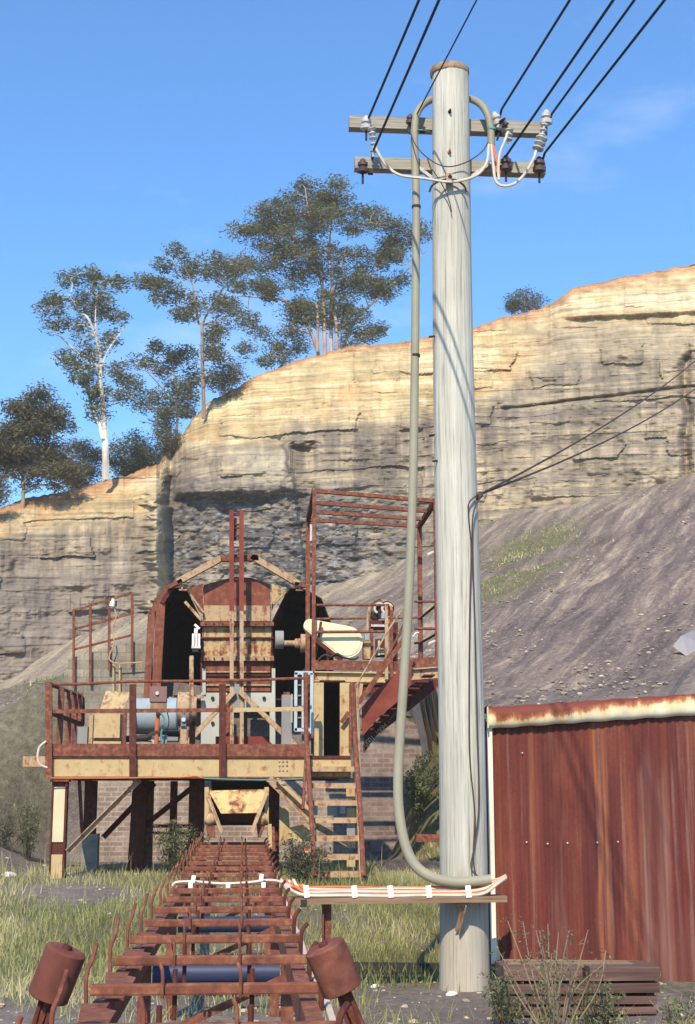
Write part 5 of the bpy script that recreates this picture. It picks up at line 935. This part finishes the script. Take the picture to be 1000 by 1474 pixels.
for u, v, r_ in ((690, 713, .05),): MB().lathe(P(u - 5, v + 5, PY - .1), P(u + 3, v - 4, PY - .05), [(0, .01), (.2, r_ * .6), (.5, r_ * .7), (.8, r_ * .6), (1, .012)], 8).build('guy_insulator', porc_d, pole)
for u, v in ((621, 484), (621, 626), (626, 663)): MB().tube([P(u + 4, v, PY - .08), P(u - 3, v + 1, PY - .12)], .010, 6).build('climbing_peg', black_iron, pole)
MB().tube(curve([P(u, v, PY - .24) for u, v in ((618, 276), (622, 267), (634, 260), (646, 258), (658, 260), (668, 268), (671, 276))], 4), .011, 6).build('wire_band', black_iron, pole)

# conduit that loops over behind the pole and runs down to the cable tray
cp = [(707, 209, PY + .05), (706, 186, PY + .05), (701, 164, PY + .06), (690, 149, PY + .12), (672, 141, PY + .26), (648, 138, PY + .30), (622, 143, PY + .26), (604, 156, PY + .10), (597, 180, PY + .05), (597, 230, PY + .04), (599, 300, PY - .0), (598, 420, PY - .05), (597, 520, PY - .06), (594, 700, PY - .1), (587, 880, PY - .12), (577, 1040, PY - .14), (573, 1110, PY - .16), (574, 1165, PY - .2), (582, 1212, PY - .24), (597, 1245, PY - .28), (622, 1263, PY - .31), (655, 1270, PY - .32), (690, 1268, PY - .32), (706, 1266, PY - .32)]
pts = curve([P(*q) for q in cp], 6); rr = np.interp(np.linspace(0, 1, len(pts)), [0, .05, .3, .6, .8, 1], [.036, .036, .036, .042, .046, .046])
cd = thing('conduit', 'thick beige grey conduit looping over the pole top and hanging down to the cable tray', 'conduit', P(690, 1268, PY - .32)); MB().tube(pts, list(rr), 12).build('pipe', conduit_m, cd)
for u, v, Y in ((599, 298, PY), (598, 512, PY - .06), (707, 186, PY + .05)): q = P(u, v, Y); MB().lathe(q - Vector((0, 0, .012)), q + Vector((0, 0, .012)), [(0, .044), (1, .044)], 12).build('clamp', black_iron if v > 200 else teal, cd)
# tail cables of the conduit
def cabl(name, pts, r_, mat, label, cat='cable', n=6): return tag(MB().tube(curve([P(*q) for q in pts], n), r_, 7).build(name, mat), label, cat)
cabl('cable', [(703, 208, PY), (701, 232, PY - .05), (690, 249, PY - .15), (672, 258, PY - .22), (646, 262, PY - .27), (610, 257, PY - .2), (575, 252, PY - .05), (556, 238, PY), (545, 222, PY), (538, 208, PY + .02)], .014, whcab, 'white cable sweeping from the conduit end across the pole to the left insulators')
cabl('cable', [(707, 208, PY), (710, 240, PY - .02), (714, 262, PY - .03), (727, 268, PY - .03), (744, 262, PY - .02), (758, 246, PY), (768, 228, PY), (772, 215, PY + .02)], .014, whcab, 'white cable looping below the crossarms to the outer right insulators')
cabl('cable', [(709, 208, PY), (713, 225, PY - .02), (718, 245, PY - .02), (718, 256, PY - .02)], .013, oran, 'short orange tinted cable hanging from the right end of the conduit')
cabl('cable', [(731, 190, PY), (726, 204, PY - .03), (719, 222, PY - .03), (717, 245, PY - .03), (718, 259, PY - .03)], .013, whcab, 'white cable curving down from the inner right insulator')
cabl('wire', [(590, 190, PY), (600, 212, PY - .12), (622, 232, PY - .2), (645, 240, PY - .24), (672, 233, PY - .2), (694, 218, PY - .1), (702, 205, PY)], .006, thin_m, 'thin dark wire sagging across the front of the pole between the crossarms', 'wire')
cabl('wire', [(622, 244, PY - .21), (634, 262, PY - .23), (645, 285, PY - .235), (650, 305, PY - .235)], .005, thin_m, 'thin stray wire slanting down the pole below the lower crossarm', 'wire')
cabl('wire', [(588, 188, PY + .15), (605, 187, PY + .0), (618, 190, PY + .1)], .007, teal, 'green tie wire on the conduit at the upper crossarm', 'wire')
cabl('wire', [(694, 708, PY - .06), (676, 722, PY - .22), (674, 740, PY - .235), (678, 790, PY - .235), (676, 880, PY - .235), (675, 1000, PY - .24), (676, 1090, PY - .24), (683, 1170, PY - .24), (681, 1230, PY - .24), (684, 1256, PY - .27), (690, 1262, PY - .3)], .007, thin_m, 'left of two thin earth wires running down the right side of the pole', 'wire')
cabl('wire', [(694, 712, PY - .06), (681, 740, PY - .22), (680, 800, PY - .225), (683, 890, PY - .22), (685, 980, PY - .225), (687, 1060, PY - .22), (689, 1160, PY - .22), (682, 1220, PY - .24), (678, 1248, PY - .27), (686, 1262, PY - .3)], .007, thin_m, 'right of two thin earth wires running down the right side of the pole', 'wire')
# overhead lines towards and over the viewer
ray = P(172, 1010, 1) - Vector((0, 0, CAMZ)); dl = -ray.normalized()
for (u, v, Y, r_, top, lab) in ((530, 171, PY + .08, .012, (603, 0), 'outermost left overhead line, tied to the left end of the upper crossarm'), (537, 217, PY + .02, .012, (632, 0), 'second overhead line from the left, tied to the left end of the lower crossarm'), (598, 168, PY + .1, .007, (686, 0), 'thin overhead wire beside the left side of the pole top'),
        (722, 157, PY + .06, .012, (820, 0), 'overhead line ending on the inner right insulators of the upper crossarm'), (727, 226, PY + .06, .012, (883, 0), 'overhead line ending on the inner right of the lower crossarm'), (794, 164, PY + .06, .012, (913, 0), 'overhead line ending at the right end of the upper crossarm'), (784, 220, PY + .05, .012, (957, 0), 'outermost right overhead line, tied to the right end of the lower crossarm')):
    s = P(u, v, Y)
    best = min(np.arange(9.6, 12.4, .01), key=lambda yy: abs((P(*top, yy) - s).normalized().dot(dl) - 1)); e = P(*top, best); d = (e - s).normalized()
    pts = [s + Vector((0, .12, -.03)), s] + [s + d * q + Vector((0, 0, .0016 * max(0, q - 2) ** 2)) for q in (.4, 1, 2, 4, 8, 14, 22, 32, 45)]
    tag(MB().tube(pts, r_, 7).build('power_line', wire_m), lab, 'power line', 'power lines over the yard')
# guy wires to the right
for (e, lab) in (((1060, 462, 30), 'upper of two stay wires running right from the pole towards the rock face'), ((1060, 510, 30), 'lower of two stay wires running right from the pole towards the rock face')):
    a, b = P(692, 711, PY - .04), P(*e); pts = [a.lerp(b, t) - Vector((0, 0, 1.0 * t * (1 - t))) for t in np.linspace(0, 1.6, 24)]
    tag(MB().tube(pts, .011, 6).build('stay_wire', thin_m), lab, 'stay wire', 'stay wires of the pole')

# ------------------------------------------------------------------ cable tray and its cables
TY = PY - .30
tr = thing('cable_tray', 'narrow timber cable tray carried on a steel post and a strut on the pole', 'tray', P(570, 1300, TY))
zt_ = Z(1291, TY, 570); a, b = P(414, 1296, TY), P(726, 1293, TY)
MB().bar(Vector((a.x, TY, zt_ - .025)), Vector((b.x, TY, zt_ - .015)), .26, .05).build('board', board_m, tr)
g = P(470, 1420, TY); MB().angle((g.x, TY, -.1), (g.x, TY, zt_ - .05), .08, .08, .012, (0, -1, 0)).build('post', rust, tr); MB().angle(P(668, 1302, TY - .1), P(658, 1342, TY + .06), .04, .04, .008, (0, -1, 0)).build('strut', tan, tr)
MB().box(P(437, 1300, TY - .12), (.05, .04, .06)).build('bracket', black_iron, tr)
for u in (440, 509, 561, 616, 673): MB().bar(P(u, 1275, TY - .10), P(u + 2, 1292, TY - .135), .045, .012, (0, -1, 0)).build('clip', white_m, tr)
cols = [whcab, oran, whcab, oran, whcab, oran, whcab]
for k in range(7):
    dy = TY - .115 + .035 * k; dv = 1289 - 2.2 * k if k < 6 else 1278; u0 = 405 + k * 1.5
    base = [(404 + 3 * k, 1266 + 2 * (k % 3), TY + .35 - .05 * k), (410 + 3 * k, 1273 + (k * 5) % 9, TY + .2 - .03 * k), (424 + 2 * k, 1284 - (k * 7) % 11, dy + .05), (445, dv, dy), (500, dv + 1.2 * math.sin(k * 2.1), dy), (560, dv + 1.0 * math.sin(k * 1.3 + 1), dy), (620, dv - .5, dy), (668, dv - .5 - k * .2, dy), (696, dv - 3 - k, dy), (716, 1272 - k * 1.0, dy + .02), (728, 1264 - k * .6, TY + .02 + .02 * k)]
    tag(MB().tube(curve([P(*q) for q in base], 5), .0125 if k % 2 else .014, 7).build('cable', cols[k]), ('cream white' if k % 2 == 0 else 'orange') + ' cable of the bundle lying along the timber cable tray', 'cable', 'cables in the cable tray')

# ------------------------------------------------------------------ corrugated shed
SY = 13.15; SA = R(-YAW - 3)
c0 = P(712, 1384, SY); dirx = Vector((math.cos(SA), math.sin(SA), 0)); diry = Vector((-math.sin(SA), math.cos(SA), 0)); Ls = 3.4; Ds = 2.8
zb_ = Z(1383, SY, 720); ze = Z(1046, SY, 720); rise = (Z(1030, SY, 1000) - Z(1046, SY, 720)) / 1.75
shed = thing('corrugated_shed', 'red rusted corrugated iron shed with peeling cream gutter beside the pole', 'shed', tuple(c0 + dirx * 1.4 + diry * 1.2 - Vector((0, 0, c0.z))))
def sheet(name, s0, s1, z0, z1f, off, par, attrs, pitch=.076, amp=.0068, org=None, dx=None, dn=None):
    org = org or c0; dx = dx or dirx; dn = dn or -diry
    ns = max(8, int((s1 - s0) / pitch * 10)); ss = np.linspace(s0, s1, ns); nz = 24; V = []; st_ = []; pl = []
    for j in range(nz):
        for s in ss:
            z1 = z1f(s); z = z0 + (z1 - z0) * j / (nz - 1); d = off + amp * math.cos(2 * math.pi * s / pitch) + .022 * (float(vn(s * 2.2, z * 1.3, 3)) - .5); q = Vector((org.x, org.y, 0)) + dx * s + dn * d; V.append((q.x, q.y, z)); a, b = attrs(s, j / (nz - 1)); st_.append(a); pl.append(b)
    F_ = gridfaces(nz, ns); o = npmesh(name, V, F_, corr_m, dict(stripe=('FLOAT', st_), palepatch=('FLOAT', pl)), True, origin=tuple(par.location), parent=par); return o
top = lambda s: ze + rise * s
def A1(s, t): return (.8 * math.exp(-((s - .97 + .03 * math.sin(t * 9)) / .022) ** 2) + .5 * math.exp(-((s - .37) / .03) ** 2) * float(sstep(.3, .6, np.array(t))) + .25 * math.exp(-((s - .05) / .06) ** 2), .75 * math.exp(-((s - .62) / .07) ** 2) * float(sstep(.34, .2, np.array(t + .12 * math.sin(s * 40)))))
def A2(s, t): return (.75 * math.exp(-((s - 1.03) / .02) ** 2), .9 * float(sstep(1.30, 1.36, np.array(s))) * float(sstep(.86, .75, np.array(t + .06 * math.sin(s * 30)))) * float(sstep(1.62, 1.55, np.array(s))) + .5 * float(sstep(1.36, 1.4, np.array(s))) * float(sstep(.3, .1, np.array(t))))
sheet('wall_sheet', .0, .76, zb_, top, .0, shed, A1); sheet('wall_sheet', .70, 1.07, zb_, top, .004, shed, A1); sheet('wall_sheet', 1.0, 1.40, zb_ - .02, top, .008, shed, A2); sheet('wall_sheet', 1.36, 2.2, zb_ - .17, top, .012, shed, A2); sheet('wall_sheet', 2.15, 3.4, zb_ - .17, top, .008, shed, A2)
sheet('side_wall', 0, Ds, zb_, lambda s: ze - .1 * s, .0, shed, lambda s, t: (0, .2), org=c0, dx=diry, dn=-dirx)
w_ = MB(); q = Vector((c0.x, c0.y, 0)); B0 = q + diry * Ds; w_.add([B0 + Vector((0, 0, 0)), B0 + dirx * Ls, B0 + dirx * Ls + Vector((0, 0, ze - .3)), B0 + Vector((0, 0, ze - .3))], [(0, 1, 2, 3)]); e0 = q + dirx * Ls; w_.add([e0, e0 + diry * Ds, e0 + diry * Ds + Vector((0, 0, ze - .3)), e0 + Vector((0, 0, top(Ls)))], [(0, 1, 2, 3)]); w_.build('rear_wall', rust, shed)
w_ = MB(); rf = [q - dirx * .05 - diry * .05 + Vector((0, 0, ze + .01)), q + dirx * (Ls + .1) - diry * .05 + Vector((0, 0, top(Ls) + .01)), q + dirx * (Ls + .1) + diry * (Ds + .1) + Vector((0, 0, top(Ls) - .30)), q - dirx * .05 + diry * (Ds + .1) + Vector((0, 0, ze - .30))]; w_.prism(rf, (0, 0, .03)); w_.build('roof', rust, shed)
# gutter: half round front with a low attribute that drives where the cream paint has survived
ng = 120; nk = 10; V = []; lo_ = []; gh = S(31, SY)
for j in range(nk):
    t = j / (nk - 1); a = math.pi * (.5 - t * 1.05)
    for i in range(ng):
        s = -.02 + (Ls + .1) * i / (ng - 1); zc = ze + rise * s - .02; dd = .045 + .07 * math.cos(a) ; zz_ = zc + gh / 2 + gh / 2 * math.sin(a) + .004 * math.sin(s * 23); Q = q + dirx * s - diry * dd; V.append((Q.x, Q.y, zz_)); lo_.append(np.clip(1.05 * t - .12 + .35 * math.exp(-(s / .05) ** 2) + .18 * min(1, s), 0, 1))
npmesh('gutter', V, gridfaces(nk, ng), gutter_m, dict(low=('FLOAT', lo_)), True, origin=tuple(shed.location), parent=shed)
def sp(s, d, z): Q = q + dirx * s - diry * d; return Vector((Q.x, Q.y, z))
MB().box((sp(-.025, .06, ze + gh / 2 - .02)), (.012, .13, gh), Matrix.Rotation(SA, 3, 'Z')).build('gutter_end', cream_clean, shed)
m = MB(); m.bar(sp(-.02, .05, ze + gh * .9), sp(-.02, -.5, ze + gh * .8), .05, .02); m.bar(sp(-.10, .0, ze + .02), sp(-.10, -Ds, ze - .2), .12, .10); m.build('barge_board', rust_dark, shed)
m = MB(); m.angle(sp(-.012, .012, zb_ - .02), sp(-.012, .012, ze), .05, .05, .004, (0, 1, 0)); m.build('corner_flashing', rusty('cream corner flashing', (.3, .12, .06), (.5, .3, .15), (.7, .6, .42), (.82, .76, .62), .9, 5), shed)
MB().tube([sp(-.06, -.02, zb_ - .3), sp(-.06, -.02, ze)], .022, 8).build('downpipe', grey_dull, shed)
for u, v in ((757, 1212), (787, 1214), (815, 1213), (857, 1212), (886, 1211), (751, 1084)):
    s = (P(u, v, SY) - c0).dot(dirx); Q = sp(s, .016, Z(v, SY, u)); MB().lathe(Q, Q - diry * .012, [(0, .007), (.6, .008), (1, .002)], 8).build('roofing_nail', galv, shed)
m = MB(); m.bar(sp(0, .02, zb_ - .03), sp(1.35, .02, zb_ - .03), .08, .06); m.build('bottom_plate', board_m, shed)
m = MB(); m.box(sp(1.9, -.06, zb_ - .24), (1.2, .12, .2), Matrix.Rotation(SA, 3, 'Z')); m.build('footing', rusty('stained concrete footing', (.2, .14, .1), (.27, .2, .15), (.34, .27, .2)), shed)
for s, w in ((.015, .03),): m = MB(); m.prism([sp(-.005, .018, zb_ + .28), sp(.005, .018, zb_ + .28), sp(.05, .018, zb_ + .01), sp(-.01, .018, zb_ + .01)], -diry * .003); m.build('paint_patch', cream_clean, shed)

# ------------------------------------------------------------------ timber stack, rail and bits on the ground
KY = 11.0
rows = [(1391, 1412), (1415, 1431), (1433.5, 1447), (1449.5, 1462)]
labs = {0: 'top', 1: 'second', 2: 'third', 3: 'bottom'}
for i, (v0, v1) in enumerate(rows):
    segs = [(726, 838), (848, 948)] if i == 0 else [(729 + 3 * i, 951 - 2 * i)]
    for j, (u0, u1) in enumerate(segs):
        a, b = P(u0, v1, KY), P(u1, v0, KY); d = .42; zz0, zz1 = a.z, b.z; m = MB()
        rz = R(random.uniform(-1.2, 1.2)); m.box(((a.x + b.x) / 2, KY + d / 2 + random.uniform(-.02, .02), (zz0 + zz1) / 2), (b.x - a.x, d, zz1 - zz0), Matrix.Rotation(rz, 3, 'Z') @ Matrix.Rotation(R(random.uniform(-.5, .5)), 3, 'Y'))
        o = m.build('timber_plank', sleeper_m)
        tag(o, ('left' if j == 0 else 'right') + ' piece of the top layer of the dark timber stack by the shed' if i == 0 else labs[i] + ' layer board of the dark timber stack by the shed', 'plank', 'timber stack by the shed')
for s in (735, 845, 930):
    m = MB(); qa = P(s, 1466, KY + .2); m.box((qa.x, KY + .22, qa.z - .0 + .0), (.07, .38, .04)); m.box((qa.x, KY + .24, Z(1432, KY) - .02), (.06, .36, .3)); tag(m.build('timber_bearer', sleeper_m), {735: 'left', 845: 'middle', 930: 'right'}[s] + ' upright timber bearer inside the dark timber stack', 'bearer', 'timber stack by the shed')
tag(MB().bar(P(726, 1386, KY + .3), P(925, 1388, KY + .3), .26, .03).build('timber_plank', board_m), 'lighter brown loose board lying on top of the timber stack', 'plank', 'timber stack by the shed')
tag(MB().bar(P(470, 1392, 13.6), P(640, 1394, 13.6), .09, .09).build('rail', black_iron), 'dark steel rail lying on the ground behind the pole base', 'rail')
q = P(700, 1412, 12.45)
for u, v, Y, s, lab in ((650, 1418, 12.3, .05, 'pale flat stone at the foot of the pole'), (14, 1220, 20.5, .10, 'white stone lying on the bank at the left picture edge'), (540, 1404, 12.8, .04, 'small white stone on the dirt left of the pole')):
    m = MB(); c_ = P(u, v, Y); c_.z = float(ground_h(c_.x, c_.y)); m.lathe(c_ - Vector((s, 0, -.01)), c_ + Vector((s, .02, .02)), [(0, s * .2), (.3, s * .55), (.7, s * .5), (1, s * .15)], 7); tag(m.build('rock', plain('white stone', (.62, .60, .56), .9)), lab, 'stone')
# humps of fill with a rusty sheet behind the pole
m = MB(); m.bar(P(598, 1206, 22.6), P(640, 1207, 22.6), .2, .12); tag(m.build('steel_offcut', rust), 'rusty steel offcut lying on the bank left of the pole', 'steel offcut')
m = MB()
for k in range(16):
    c_ = P(590 + rng.uniform(-45, 45), 1225 + rng.uniform(-4, 40), 21.5 + rng.uniform(-.6, .6)); c_.z = float(ground_h(c_.x, c_.y)); s = rng.uniform(.1, .3); m.lathe(c_ - Vector((s, 0, -.03)), c_ + Vector((s, .05, .05)), [(0, s * .2), (.3, s * .6), (.7, s * .55), (1, s * .2)], 7)
tag(m.build('rubble', plain('dark coal lumps', (.07, .055, .055), .95, .5)), 'dark heap of coal rubble between the stairs and the pole', 'rubble', None, 'stuff')

# ------------------------------------------------------------------ added to lift the shadows: thin warm haze over the quarry
hz = MB(); hz.box((0, 60, 24), (420, 300, 56)); ho = hz.build('shadow_lift_haze', bpy.data.materials.new('shadow_lift_haze')); tag(ho, None, None, None, 'stuff')
hm = ho.data.materials[0]; hm.use_nodes = True; hm.node_tree.nodes.clear(); hv = hm.node_tree.nodes.new('ShaderNodeVolumePrincipled'); hout = hm.node_tree.nodes.new('ShaderNodeOutputMaterial')
hv.inputs['Color'].default_value = (.95, .86, .77, 1); hv.inputs['Density'].default_value = .0008; hv.inputs['Anisotropy'].default_value = .0; hm.node_tree.links.new(hv.outputs[0], hout.inputs['Volume'])
